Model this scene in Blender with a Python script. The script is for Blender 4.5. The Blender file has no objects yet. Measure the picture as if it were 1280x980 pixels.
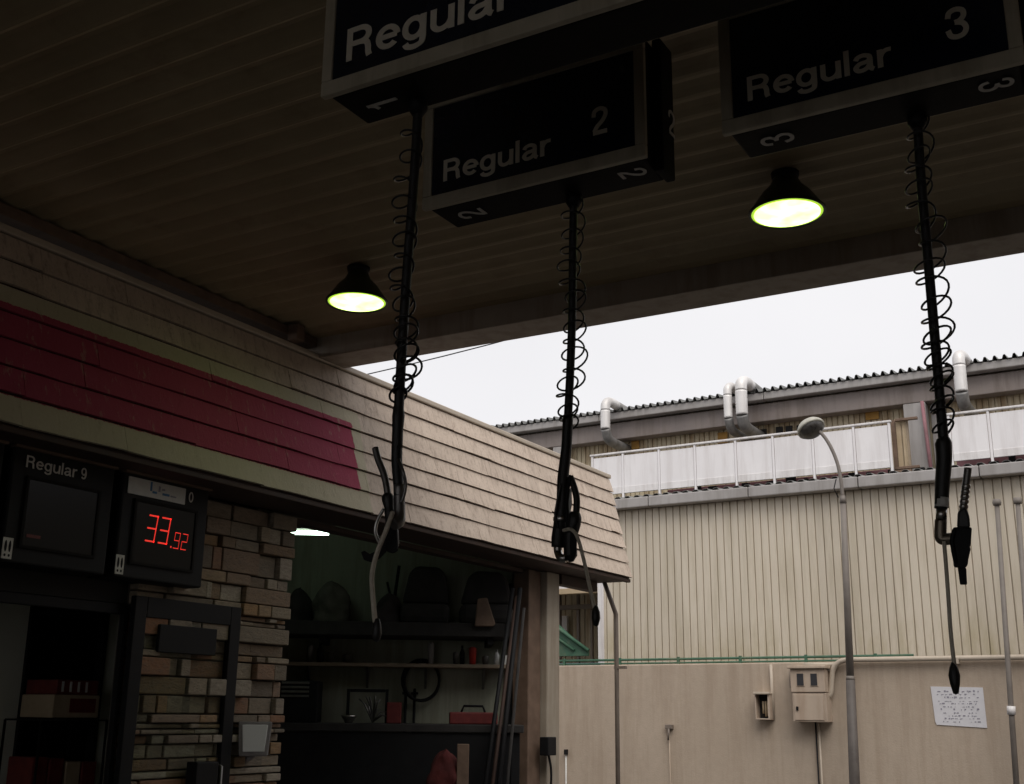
import bpy, bmesh, math, random
from mathutils import Vector, Matrix, noise
rnd = random.Random(7)
sc = bpy.context.scene
col = sc.collection
R = math.radians

# ------------------------------------------------------------------ camera geometry
FPX = 1447.65
YAW, PITCH, ROLL, WYAW = R(30.1666), R(15.5687), R(0.6206), R(-1.3707)
EYE = Vector((0, 0, 1.6))
_f = Vector((-math.sin(YAW)*math.cos(PITCH), math.cos(YAW)*math.cos(PITCH), math.sin(PITCH)))
_r0 = Vector((math.cos(YAW), math.sin(YAW), 0)); _u0 = _r0.cross(_f)
_r = _r0*math.cos(ROLL)+_u0*math.sin(ROLL); _u = -_r0*math.sin(ROLL)+_u0*math.cos(ROLL)
def _ray(px, py): return _r*((px-640)/FPX) - _u*((py-490)/FPX) + _f
def onX(px, py, x): d = _ray(px, py); return EYE+d*(x/d.x)
def onY(px, py, y): d = _ray(px, py); return EYE+d*(y/d.y)
def onZ(px, py, z): d = _ray(px, py); return EYE+d*((z-1.6)/d.z)
CW, SW = math.cos(WYAW), math.sin(WYAW)
def fw(u, d, z): return Vector((u*CW-d*SW, u*SW+d*CW, z))       # the factory's own axes
def onW(px, py, d):
    r = _ray(px, py); p = EYE+r*(d/(-r.x*SW+r.y*CW))
    return p.x*CW+p.y*SW, p.z

# ------------------------------------------------------------------ materials
def nodes(name):
    m = bpy.data.materials.new(name); m.use_nodes = True
    nt = m.node_tree; b = nt.nodes['Principled BSDF']
    return m, nt, b
def N(nt, t, **kw):
    n = nt.nodes.new(t)
    for k, v in kw.items():
        if k in n.inputs: n.inputs[k].default_value = v
        else: setattr(n, k, v)
    return n
def ramp(nt, fac, stops):
    r = nt.nodes.new('ShaderNodeValToRGB'); e = r.color_ramp.elements
    while len(e) < len(stops): e.new(0.5)
    for i, (p, c) in enumerate(stops):
        e[i].position = p; e[i].color = (*c, 1)
    nt.links.new(fac, r.inputs['Fac']); return r.outputs['Color']
def mixc(nt, fac, a, b, mode='MIX'):
    m = nt.nodes.new('ShaderNodeMix'); m.data_type = 'RGBA'; m.blend_type = mode
    for s, v in ((m.inputs[0], fac), (m.inputs[6], a), (m.inputs[7], b)):
        if isinstance(v, (int, float)): s.default_value = v
        elif isinstance(v, tuple): s.default_value = (*v, 1)
        else: nt.links.new(v, s)
    return m.outputs[2]
def mth(nt, op, a, b=0.0, clamp=False):
    m = nt.nodes.new('ShaderNodeMath'); m.operation = op; m.use_clamp = clamp
    for s, v in ((m.inputs[0], a), (m.inputs[1], b)):
        if isinstance(v, (int, float)): s.default_value = v
        else: nt.links.new(v, s)
    return m.outputs[0]
def tex_noise(nt, scale, sxyz=(1, 1, 1), detail=5, rough=0.6):
    tc = nt.nodes.new('ShaderNodeNewGeometry')
    mp = nt.nodes.new('ShaderNodeMapping'); mp.inputs['Scale'].default_value = sxyz
    nt.links.new(tc.outputs['Position'], mp.inputs['Vector'])
    n = N(nt, 'ShaderNodeTexNoise', Scale=scale, Detail=detail, Roughness=rough)
    nt.links.new(mp.outputs['Vector'], n.inputs['Vector'])
    return n.outputs['Fac']
def bump(nt, b, h, s=0.3, d=0.01):
    bp = N(nt, 'ShaderNodeBump', Strength=s, Distance=d)
    nt.links.new(h, bp.inputs['Height']); nt.links.new(bp.outputs['Normal'], b.inputs['Normal'])
def weathered(name, c1, c2, rough=0.7, scale=6, streak=None, streak_amt=0.5, metal=0.0, bmp=0.2, spots=None, island=0.0, fine=None, spec=.5):
    """base colour c1..c2 by noise, optional vertical run stains and blotches with a shape of their own"""
    m, nt, b = nodes(name)
    n = tex_noise(nt, scale)
    c = ramp(nt, n, [(0.32, c1), (0.68, c2)])
    if fine:
        nf = tex_noise(nt, fine, detail=3)
        c = mixc(nt, mth(nt, 'MULTIPLY', nf, 0.55), c, tuple(x*0.72 for x in c1))
    if streak:
        s = tex_noise(nt, 9, (1, 1, 0.09), 6, 0.65)
        f = mth(nt, 'MULTIPLY', mth(nt, 'MULTIPLY', mth(nt, 'SUBTRACT', s, 0.46), 6.0, True), streak_amt)
        c = mixc(nt, f, c, streak)
    if spots:
        s = tex_noise(nt, 2.3, (1, 1, 0.8), 8, 0.7)
        f = mth(nt, 'MULTIPLY', mth(nt, 'SUBTRACT', s, 0.55), 5.0, True)
        c = mixc(nt, mth(nt, 'MULTIPLY', f, 0.65), c, spots)
    if island:
        g = nt.nodes.new('ShaderNodeNewGeometry')
        v = mth(nt, 'ADD', mth(nt, 'MULTIPLY', g.outputs['Random Per Island'], island), 1-island/2)
        hv = nt.nodes.new('ShaderNodeHueSaturation'); nt.links.new(v, hv.inputs['Value']); nt.links.new(c, hv.inputs['Color'])
        c = hv.outputs['Color']
    nt.links.new(c, b.inputs['Base Color'])
    rr = mth(nt, 'ADD', mth(nt, 'MULTIPLY', n, 0.25), rough-0.12, True); nt.links.new(rr, b.inputs['Roughness'])
    b.inputs['Metallic'].default_value = metal; b.inputs['Specular IOR Level'].default_value = spec
    if bmp: bump(nt, b, tex_noise(nt, 60, detail=4), bmp, 0.006)
    return m
def emit(name, c, s):
    m, nt, b = nodes(name); b.inputs['Base Color'].default_value = (*c, 1)
    b.inputs['Emission Color'].default_value = (*c, 1); b.inputs['Emission Strength'].default_value = s
    return m

M = {}
M['asphalt'] = weathered('asphalt', (.045, .045, .047), (.07, .068, .065), .85, 1.2, bmp=.5)
M['concrete_floor'] = weathered('forecourt concrete', (.11, .105, .1), (.16, .15, .14), .75, 1.5, bmp=.3)
M['deck'] = weathered('grimy canopy deck', (.33, .265, .155), (.43, .35, .215), .65, 1.7, spots=(.22, .15, .08), bmp=.1)
M['beam'] = weathered('painted canopy beam', (.3, .25, .2), (.38, .33, .27), .6, 3, streak=(.18, .13, .09), streak_amt=.5, bmp=.08)
M['trim'] = weathered('brown wood trim', (.12, .075, .05), (.2, .13, .09), .7, 8, bmp=.2)
M['post'] = weathered('painted timber post', (.33, .28, .22), (.4, .35, .28), .6, 4, streak=(.2, .15, .1), bmp=.15)
M['soffit'] = weathered('dark stained soffit', (.03, .016, .011), (.06, .03, .02), .7, 6, bmp=.2)
M['inwall'] = weathered('garage wall paint', (.3, .31, .24), (.37, .375, .29), .8, 1.5, streak=(.17, .17, .12), streak_amt=.5)
M['inwhite'] = weathered('shop interior paint', (.68, .7, .6), (.76, .78, .68), .6, 2)
M['black'] = weathered('black powder coat', (.007, .007, .008), (.013, .013, .014), .6, 8, bmp=.05, spec=.2)
M['blackhousing'] = weathered('black sign housing', (.006, .005, .005), (.01, .009, .008), .65, 5, streak=(.018, .015, .012), streak_amt=.4, bmp=.08, spec=.1)
M['navy'] = weathered('navy sign panel', (.008, .011, .022), (.013, .017, .032), .22, 5, bmp=.03)
M['frame'] = weathered('aged cream sign frame', (.42, .38, .28), (.5, .45, .35), .55, 12, streak=(.24, .2, .14), streak_amt=.45, bmp=.05)
M['letter'] = weathered('cream lettering', (.68, .63, .52), (.74, .69, .58), .5, 14, bmp=0)
M['paint'] = weathered('rubbed white paint', (.5, .48, .44), (.68, .66, .62), .6, 40, bmp=0)
M['rubber'] = weathered('black hose rubber', (.012, .012, .012), (.022, .021, .02), .5, 20, bmp=.1)
M['coil'] = weathered('black cable', (.015, .015, .015), (.02, .02, .02), .35, 20, bmp=0)
M['chrome'] = weathered('worn steel', (.45, .44, .42), (.6, .58, .55), .3, 30, metal=1.0, bmp=.03)
M['dullmetal'] = weathered('dull spout steel', (.16, .155, .15), (.25, .24, .23), .4, 25, metal=.8, bmp=.03)
M['brass'] = weathered('grimy elbow', (.2, .17, .13), (.28, .24, .19), .4, 25, metal=.7, bmp=.05)
M['cord'] = weathered('braided pull cord', (.55, .5, .4), (.66, .6, .5), .7, 60, bmp=.2)
M['label_white'] = weathered('white label', (.6, .6, .57), (.68, .67, .64), .6, 30, bmp=0)
M['cladding'] = weathered('cream steel cladding', (.6, .53, .425), (.66, .59, .485), .55, .8, streak=(.4, .34, .23), streak_amt=.35, bmp=.02)
m = M['cladding']; nt = m.node_tree; b = nt.nodes['Principled BSDF']; src = b.inputs['Base Color'].links[0].from_socket
g = nt.nodes.new('ShaderNodeNewGeometry'); xyz = nt.nodes.new('ShaderNodeSeparateXYZ'); nt.links.new(g.outputs['Position'], xyz.inputs[0])
low = mth(nt, 'MULTIPLY', mth(nt, 'SUBTRACT', mth(nt, 'ADD', 2.48, mth(nt, 'MULTIPLY', tex_noise(nt, 1.1, (1, 1, .2), 6, .7), .5)), xyz.outputs[2]), 3.0, True)
low = mth(nt, 'MULTIPLY', low, mth(nt, 'MULTIPLY', mth(nt, 'SUBTRACT', tex_noise(nt, 2.4, (1, 1, .3), 6, .7), .42), 5.0, True))
wn = nt.nodes.new('ShaderNodeTexWhiteNoise'); wn.noise_dimensions = '1D'
nt.links.new(mth(nt, 'FLOOR', mth(nt, 'DIVIDE', mth(nt, 'ADD', xyz.outputs[0], 40.01), .828)), wn.inputs['W'])
hs = nt.nodes.new('ShaderNodeHueSaturation'); nt.links.new(src, hs.inputs['Color']); nt.links.new(mth(nt, 'ADD', .91, mth(nt, 'MULTIPLY', wn.outputs['Value'], .15)), hs.inputs['Value'])
src = hs.outputs['Color']                                     # every sheet has faded a little differently
nt.links.new(mixc(nt, mth(nt, 'MULTIPLY', low, .6), src, (.38, .32, .17)), b.inputs['Base Color'])   # algae and dirt splashed up from the ledge
M['cladding_old'] = weathered('rusting upper cladding', (.5, .43, .3), (.58, .5, .35), .6, .9, streak=(.26, .16, .07), streak_amt=.75, spots=(.33, .2, .07), bmp=.05)
M['fascia_grey'] = weathered('grey brown fascia', (.2, .17, .16), (.26, .22, .2), .6, 2, streak=(.13, .1, .08), streak_amt=.5)
M['gutter'] = weathered('grey gutter', (.33, .31, .3), (.4, .38, .37), .45, 2, streak=(.2, .18, .16), streak_amt=.4, bmp=.05)
M['roofsheet'] = weathered('grey roof sheet', (.12, .12, .12), (.2, .2, .19), .6, 3)
M['panel'] = weathered('white balcony panel', (.78, .76, .77), (.84, .82, .83), .4, 1.5, streak=(.55, .51, .5), streak_amt=.35, bmp=.02)
M['panelpost'] = weathered('white balcony post', (.72, .7, .7), (.8, .78, .78), .45, 6, streak=(.4, .36, .34), streak_amt=.4)
M['pinkstuff'] = weathered('faded pink kerb', (.28, .13, .15), (.36, .18, .2), .7, 6, spots=(.08, .05, .05))
M['duct'] = weathered('galvanised duct', (.72, .7, .69), (.82, .8, .79), .45, 5, streak=(.42, .39, .37), streak_amt=.5, metal=.15, bmp=.08)
M['duct_dark'] = weathered('dirty duct elbow', (.2, .2, .2), (.3, .29, .28), .5, 8, metal=.4, streak=(.1, .09, .08))
M['rust'] = weathered('rusty plate', (.3, .15, .03), (.42, .24, .06), .8, 9, spots=(.2, .08, .02))
M['dark'] = weathered('dark opening', (.012, .011, .01), (.02, .018, .016), .8, 5, bmp=0)
M['wall'] = weathered('beige rendered wall', (.48, .39, .305), (.54, .445, .355), .85, .9, streak=(.34, .26, .19), streak_amt=.4, bmp=.35, fine=14)
m = M['wall']; nt = m.node_tree; b = nt.nodes['Principled BSDF']; src = b.inputs['Base Color'].links[0].from_socket
g = nt.nodes.new('ShaderNodeNewGeometry'); xyz = nt.nodes.new('ShaderNodeSeparateXYZ'); nt.links.new(g.outputs['Position'], xyz.inputs[0])
run = mth(nt, 'MULTIPLY', mth(nt, 'SUBTRACT', tex_noise(nt, 4.5, (1, 1, .06), 7, .72), .47), 5.5, True)
run = mth(nt, 'MULTIPLY', run, mth(nt, 'MULTIPLY', mth(nt, 'SUBTRACT', xyz.outputs[2], mth(nt, 'ADD', .9, mth(nt, 'MULTIPLY', tex_noise(nt, 1.5, (1, 1, .1)), 1.0))), 1.3, True))
src = mixc(nt, mth(nt, 'MULTIPLY', run, .28), src, (.27, .2, .145))       # rain runs from the wall top
nt.links.new(src, b.inputs['Base Color'])
M['meter'] = weathered('beige meter box', (.47, .38, .3), (.53, .43, .34), .5, 4, streak=(.33, .22, .15), streak_amt=.4, bmp=.03)
M['meterglass'] = weathered('meter window', (.04, .04, .045), (.06, .06, .065), .15, 5, bmp=0)
M['pipe'] = weathered('beige conduit', (.47, .4, .32), (.55, .47, .38), .5, 8, bmp=.05)
M['darkpipe'] = weathered('brown grey downpipe', (.16, .13, .11), (.22, .18, .15), .5, 8, streak=(.28, .24, .2), streak_amt=.3, bmp=.05)
M['lamppost'] = weathered('weathered steel post', (.15, .13, .115), (.2, .175, .155), .6, 7, bmp=.08)
M['lampfoot'] = weathered('dark lower post', (.075, .062, .055), (.11, .095, .085), .6, 7, bmp=.08)
M['lamphood'] = weathered('pale lamp hood', (.36, .35, .3), (.48, .46, .4), .5, 20)
M['lampglass'] = weathered('dusty lamp bowl', (.025, .022, .02), (.07, .065, .06), .3, 24, bmp=0)
M['green'] = weathered('faded green paint', (.035, .1, .06), (.06, .15, .095), .6, 8, spots=(.2, .19, .12))
M['blue'] = weathered('faded blue sheet', (.1, .17, .22), (.15, .22, .27), .6, 4)
M['paper'] = weathered('paper', (.66, .65, .68), (.72, .71, .74), .8, 12, bmp=0)
M['ink'] = weathered('faded ink', (.22, .21, .26), (.34, .33, .38), .8, 50, bmp=0)
M['red'] = weathered('red plastic', (.5, .03, .02), (.6, .05, .03), .4, 20, bmp=0)
M['redbox'] = weathered('red printed carton', (.13, .014, .014), (.2, .03, .025), .6, 20, bmp=0)
M['redcloth'] = weathered('dark red cloth', (.06, .008, .008), (.1, .016, .014), .9, 9, bmp=.4)
M['carton'] = weathered('cardboard', (.4, .31, .2), (.48, .38, .26), .7, 14)
M['cloth'] = weathered('grey brown cloth', (.07, .065, .055), (.13, .12, .1), .95, 9, bmp=.6)
M['darkcloth'] = weathered('dark upholstery', (.02, .018, .017), (.04, .036, .034), .9, 9, bmp=.4)
M['wood'] = weathered('shelf timber', (.24, .19, .13), (.33, .26, .19), .7, 10, bmp=.2)
M['palewood'] = weathered('pale timber', (.38, .29, .18), (.46, .36, .24), .7, 10, bmp=.2)
M['white'] = weathered('white plastic', (.6, .6, .58), (.7, .7, .67), .4, 12, bmp=0)
M['bluemark'] = weathered('blue print', (.04, .16, .32), (.06, .2, .4), .6, 12, bmp=0)
M['yellow'] = weathered('yellow sticker', (.5, .5, .06), (.55, .55, .1), .6, 12, bmp=0)
M['greyplastic'] = weathered('grey lamp casing', (.22, .2, .2), (.3, .28, .27), .5, 12)
M['led'] = emit('red led', (1.0, .04, .025), .7)
M['shade'] = weathered('dark green enamel', (.012, .018, .007), (.02, .028, .012), .4, 12, bmp=0)
M['tube'] = emit('fluorescent tube', (.72, 1.0, .8), 6)
# fluorescent-lamp lens of the canopy lights
m, nt, b = nodes('lit lamp lens')
tc = nt.nodes.new('ShaderNodeTexCoord')
nz = N(nt, 'ShaderNodeTexNoise', Scale=9.0, Detail=2.0); nt.links.new(tc.outputs['Object'], nz.inputs['Vector'])
cc = ramp(nt, nz.outputs['Fac'], [(.34, (.6, .97, .17)), (.5, (.72, 1.0, .26)), (.64, (.84, 1, .42))])
nt.links.new(cc, b.inputs['Emission Color']); b.inputs['Emission Strength'].default_value = 3.4
b.inputs['Base Color'].default_value = (.6, .7, .3, 1); M['lens'] = m
M['lensrim'] = emit('lamp lens rim', (.5, .85, .06), .9)
# glass
m, nt, b = nodes('door glass'); b.inputs['Base Color'].default_value = (.9, .95, .92, 1); b.inputs['Roughness'].default_value = .02
b.inputs['Transmission Weight'].default_value = 1.0; b.inputs['IOR'].default_value = 1.1; M['glass'] = m
m, nt, b = nodes('flood lamp glass'); b.inputs['Base Color'].default_value = (.88, .88, .86, 1); b.inputs['Roughness'].default_value = .35; M['floodglass'] = m
m, nt, b = nodes('display screen'); b.inputs['Base Color'].default_value = (.006, .006, .007, 1); b.inputs['Roughness'].default_value = .2; b.inputs['Specular IOR Level'].default_value = .15; M['screen'] = m
# stone veneer, one tone per stone
m, nt, b = nodes('stone veneer')
g = nt.nodes.new('ShaderNodeNewGeometry')
c = ramp(nt, g.outputs['Random Per Island'], [(0, (.2, .165, .12)), (.14, (.38, .31, .22)), (.28, (.2, .165, .125)), (.4, (.38, .23, .11)), (.52, (.42, .37, .29)), (.64, (.27, .215, .155)), (.76, (.32, .15, .075)), (.86, (.3, .25, .19)), (1, (.48, .42, .33))])
n = tex_noise(nt, 22, (1, 1, 2.2), 7, .7)
c = mixc(nt, mth(nt, 'MULTIPLY', mth(nt, 'SUBTRACT', n, .42), 2.2, True), c, (.15, .125, .1))
nt.links.new(c, b.inputs['Base Color']); b.inputs['Roughness'].default_value = .85
bump(nt, b, n, .7, .02); M['stone'] = m
M['mortar'] = weathered('mortar', (.09, .08, .07), (.14, .125, .11), .9, 10)
# mansard shingles: the painted sign band is a colour of the boards themselves
m, nt, b = nodes('shingle boards')
g = nt.nodes.new('ShaderNodeNewGeometry'); xyz = nt.nodes.new('ShaderNodeSeparateXYZ'); nt.links.new(g.outputs['Position'], xyz.inputs[0])
n = tex_noise(nt, 5, (1, 1, .5), 8, .7)
base = ramp(nt, n, [(.3, (.51, .415, .34)), (.7, (.63, .525, .435))])
v = mth(nt, 'ADD', mth(nt, 'MULTIPLY', g.outputs['Random Per Island'], .12), .94)
hv = nt.nodes.new('ShaderNodeHueSaturation'); nt.links.new(v, hv.inputs['Value']); nt.links.new(base, hv.inputs['Color']); base = hv.outputs['Color']
s1 = tex_noise(nt, 26, (1, 1, .12), 8, .75)
base = mixc(nt, mth(nt, 'MULTIPLY', mth(nt, 'MULTIPLY', mth(nt, 'SUBTRACT', s1, .5), 5, True), .75), base, (.25, .185, .14))
s2 = tex_noise(nt, 40, (1, 1, 1), 6, .8)
base = mixc(nt, mth(nt, 'MULTIPLY', mth(nt, 'MULTIPLY', mth(nt, 'SUBTRACT', s2, .56), 8, True), .65), base, (.2, .15, .11))
wv = mth(nt, 'MULTIPLY', mth(nt, 'SUBTRACT', s2, .5), .03)
yy_, zz_ = mth(nt, 'ADD', xyz.outputs[1], wv), mth(nt, 'ADD', xyz.outputs[2], wv)
def band(y1, z0, z1):
    f = mth(nt, 'MULTIPLY', mth(nt, 'LESS_THAN', yy_, y1), mth(nt, 'GREATER_THAN', zz_, z0))
    f = mth(nt, 'MULTIPLY', f, mth(nt, 'LESS_THAN', zz_, z1))
    return mth(nt, 'MULTIPLY', f, mth(nt, 'SUBTRACT', 1.0, mth(nt, 'MULTIPLY', mth(nt, 'MULTIPLY', mth(nt, 'SUBTRACT', s1, .58), 9, True), .55)))
PINK = (5.97, 3.0, 3.47)
base = mixc(nt, mth(nt, 'MULTIPLY', band(PINK[0]+.1, 2.8, PINK[2]+.09), .8), base, (.5, .46, .33))
pk = mixc(nt, mth(nt, 'MULTIPLY', n, .5), (.38, .045, .1), (.27, .034, .07))
base = mixc(nt, band(*PINK), base, pk)
nt.links.new(base, b.inputs['Base Color']); b.inputs['Roughness'].default_value = .85
bump(nt, b, mth(nt, 'ADD', s1, mth(nt, 'MULTIPLY', s2, .7)), .5, .01); M['shingle'] = m

# ------------------------------------------------------------------ mesh building
class MB:
    def __init__(s): s.bm = bmesh.new(); s.mats = []
    def mi(s, m):
        if m is None: return 0
        if m not in s.mats: s.mats.append(m)
        return s.mats.index(m)
    def box(s, lo, hi, m=None, bev=0.0, fr=None):
        """axis box; fr maps (a,b,c) to a world point"""
        lo, hi = [min(a, b) for a, b in zip(lo, hi)], [max(a, b) for a, b in zip(lo, hi)]
        fr = fr or (lambda a, b, c: Vector((a, b, c)))
        P = [s.bm.verts.new(fr(x, y, z)) for z in (lo[2], hi[2]) for y in (lo[1], hi[1]) for x in (lo[0], hi[0])]
        F = [(0, 2, 3, 1), (4, 5, 7, 6), (0, 1, 5, 4), (2, 6, 7, 3), (0, 4, 6, 2), (1, 3, 7, 5)]
        fs = [s.bm.faces.new([P[i] for i in f]) for f in F]
        k = s.mi(m)
        for f in fs: f.material_index = k
        if bev:
            es = {e for f in fs for e in f.edges}
            r = bmesh.ops.bevel(s.bm, geom=list(es), offset=bev, segments=2, profile=.5, affect='EDGES')
            for f in r['faces']: f.material_index = k
        return s
    def tube(s, pts, r, n=10, m=None, caps=True, rad=None, smooth=True, closed=False):
        pts = [Vector(p) for p in pts]; k = s.mi(m); rings = []
        t0 = (pts[1]-pts[0]).normalized()
        a = Vector((0, 0, 1)) if abs(t0.z) < .9 else Vector((1, 0, 0))
        nx = t0.cross(a).normalized()
        for i, p in enumerate(pts):
            t = (pts[min(i+1, len(pts)-1)]-pts[max(i-1, 0)])
            if t.length < 1e-9: t = t0
            t.normalize(); nx = (nx-t*nx.dot(t)).normalized(); ny = t.cross(nx)
            rr = rad[i] if rad else r
            rings.append([s.bm.verts.new(p+nx*(rr*math.cos(2*math.pi*j/n))+ny*(rr*math.sin(2*math.pi*j/n))) for j in range(n)])
        for A, B in zip(rings, rings[1:]):
            for j in range(n):
                f = s.bm.faces.new((A[j], A[(j+1) % n], B[(j+1) % n], B[j])); f.material_index = k; f.smooth = smooth
        if caps:
            for q, rev in ((rings[0], True), (rings[-1], False)):
                f = s.bm.faces.new(q[::-1] if rev else q); f.material_index = k
        return s
    def lathe(s, c, prof, n=28, m=None, axis=(0, 0, 1), smooth=True):
        ax = Vector(axis).normalized(); a = Vector((1, 0, 0)) if abs(ax.x) < .9 else Vector((0, 1, 0))
        e1 = ax.cross(a).normalized(); e2 = ax.cross(e1); k = s.mi(m); c = Vector(c); rings = []
        for r, h in prof:
            if r < 1e-6: rings.append([s.bm.verts.new(c+ax*h)])
            else: rings.append([s.bm.verts.new(c+ax*h+e1*(r*math.cos(2*math.pi*j/n))+e2*(r*math.sin(2*math.pi*j/n))) for j in range(n)])
        for A, B in zip(rings, rings[1:]):
            for j in range(n):
                vs = [A[j % len(A)], A[(j+1) % len(A)], B[(j+1) % len(B)], B[j % len(B)]]
                u = []
                for v in vs:
                    if v not in u: u.append(v)
                if len(u) > 2:
                    f = s.bm.faces.new(u); f.material_index = k; f.smooth = smooth
        return s
    def sheet(s, prof, fr, a0, a1, th, m=None, smooth=False):
        """a folded sheet: prof = [(p, q)], fr(a, p, q) -> point, with thickness th along q"""
        k = s.mi(m)
        def row(a, o): return [s.bm.verts.new(fr(a, p, q+o)) for p, q in prof]
        A0, A1, B0, B1 = row(a0, 0), row(a1, 0), row(a0, th), row(a1, th)
        for i in range(len(prof)-1):
            for f in ((A0[i], A0[i+1], A1[i+1], A1[i]), (B0[i], B1[i], B1[i+1], B0[i+1]), (A0[i], B0[i], B0[i+1], A0[i+1]), (A1[i], A1[i+1], B1[i+1], B1[i])):
                F = s.bm.faces.new(f); F.material_index = k; F.smooth = smooth
        for i in (0, -1):
            F = s.bm.faces.new((A0[i], A1[i], B1[i], B0[i])); F.material_index = k
        return s
    def poly(s, outline, fr, d0, d1, m=None, bev=0.0):
        """extruded outline [(a,b)] from depth d0 to d1; fr(a,b,d)"""
        k = s.mi(m)
        A = [s.bm.verts.new(fr(a, b, d0)) for a, b in outline]; B = [s.bm.verts.new(fr(a, b, d1)) for a, b in outline]
        n = len(outline); fs = [s.bm.faces.new(A), s.bm.faces.new(B[::-1])]
        for i in range(n): fs.append(s.bm.faces.new((A[i], B[i], B[(i+1) % n], A[(i+1) % n])))
        for f in fs: f.material_index = k
        if bev:
            es = {e for f in fs for e in f.edges}
            r = bmesh.ops.bevel(s.bm, geom=list(es), offset=bev, segments=2, profile=.5, affect='EDGES')
            for f in r['faces']: f.material_index = k
        return s
    def ell(s, c, rx, ry, rz, m=None, jit=0.0, n=16):
        k = s.mi(m); c = Vector(c); rows = []
        for i in range(n//2+1):
            th = math.pi*i/(n//2)
            if i in (0, n//2): rows.append([s.bm.verts.new(c+Vector((0, 0, rz*math.cos(th))))]); continue
            row = []
            for j in range(n):
                q = 1+rnd.uniform(-jit, jit)
                row.append(s.bm.verts.new(c+Vector((rx*math.sin(th)*math.cos(2*math.pi*j/n), ry*math.sin(th)*math.sin(2*math.pi*j/n), rz*math.cos(th)))*q))
            rows.append(row)
        for A, B in zip(rows, rows[1:]):
            for j in range(n):
                u = []
                for v in (A[j % len(A)], A[(j+1) % len(A)], B[(j+1) % len(B)], B[j % len(B)]):
                    if v not in u: u.append(v)
                if len(u) > 2: f = s.bm.faces.new(u); f.material_index = k; f.smooth = True
        return s
    def stroke(s, pts, w, fr, d0, d1, m):
        """a flat pen stroke along pts [(a,b)]"""
        n = len(pts); L, Rr = [], []
        for i in range(n):
            p = Vector(pts[i]); t = (Vector(pts[min(i+1, n-1)])-Vector(pts[max(i-1, 0)])).normalized(); q = Vector((-t.y, t.x))
            k = 1.0
            if 0 < i < n-1:
                t1 = (p-Vector(pts[i-1])).normalized(); k = min(1.6, 1/max(.4, abs(Vector((-t1.y, t1.x)).dot(q))))
            L.append(p+q*(w/2*k)); Rr.append(p-q*(w/2*k))
        k = s.mi(m)
        V = [[s.bm.verts.new(fr(c.x, c.y, d)) for c in row] for row in (L, Rr) for d in (d0, d1)]
        L0, L1, R0, R1 = V; fs = []
        for i in range(n-1):
            fs += [s.bm.faces.new((L1[i], L1[i+1], R1[i+1], R1[i])), s.bm.faces.new((L0[i], R0[i], R0[i+1], L0[i+1])),
                   s.bm.faces.new((L0[i], L0[i+1], L1[i+1], L1[i])), s.bm.faces.new((R0[i], R1[i], R1[i+1], R0[i+1]))]
        for i in (0, -1): fs.append(s.bm.faces.new((L0[i], L1[i], R1[i], R0[i])))
        for f in fs: f.material_index = k
    def text(s, body, org, ex, ey, width=None, height=None, ext=.0015, bold=.15, m=None):
        W = sum(GLYPH[c][0] for c in body)-.1
        sy = height; sx = width/W if width else height
        ex, ey = Vector(ex).normalized(), Vector(ey).normalized(); ez = ex.cross(ey); org = Vector(org); x = 0; lay = 0
        for ch in body:
            adv, strokes = GLYPH[ch]
            for st in strokes:
                lay += 1; o_ = lay % 3*.0004
                s.stroke([(x+a, b) for a, b in st], bold, lambda a, b, d: org+ex*(a*sx)+ey*(b*sy)+ez*d, 0, ext+o_, m)
            x += adv
        return s
    def build(s, name, mat=None, parent=None, normals=True):
        if normals: bmesh.ops.recalc_face_normals(s.bm, faces=s.bm.faces)
        loc = parent_world(parent) if parent else None
        if loc is None:
            vs = [v.co for v in s.bm.verts]
            loc = Vector(((min(v.x for v in vs)+max(v.x for v in vs))/2, (min(v.y for v in vs)+max(v.y for v in vs))/2, min(v.z for v in vs)))
            off = loc
        else: off = loc
        for v in s.bm.verts: v.co -= off
        me = bpy.data.meshes.new(name); s.bm.to_mesh(me); s.bm.free()
        for m in (s.mats or [mat]): me.materials.append(m)
        o = bpy.data.objects.new(name, me); col.objects.link(o)
        if parent: o.parent = parent
        else: o.location = loc
        return o
def parent_world(o):
    v = Vector(o.location)
    while o.parent: o = o.parent; v += o.location
    return v
def tag(o, label, cat, group=None):
    o['label'] = label; o['category'] = cat
    if group: o['group'] = group
    return o
def thing(name, label, cat, loc, group=None):
    o = bpy.data.objects.new(name, None); col.objects.link(o); o.location = Vector(loc); o.empty_display_size = .1
    return tag(o, label, cat, group)
def cr(pts, n=8):
    """smooth path through points"""
    P = [Vector(p) for p in pts]; P = [P[0]*2-P[1]]+P+[P[-1]*2-P[-2]]; out = []
    for i in range(1, len(P)-2):
        for k in range(n):
            t = k/n; a, b, c, d = P[i-1:i+3]
            out.append(.5*((2*b)+(c-a)*t+(2*a-5*b+4*c-d)*t*t+(3*b-a-3*c+d)*t**3))
    out.append(P[-2]); return out

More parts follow.
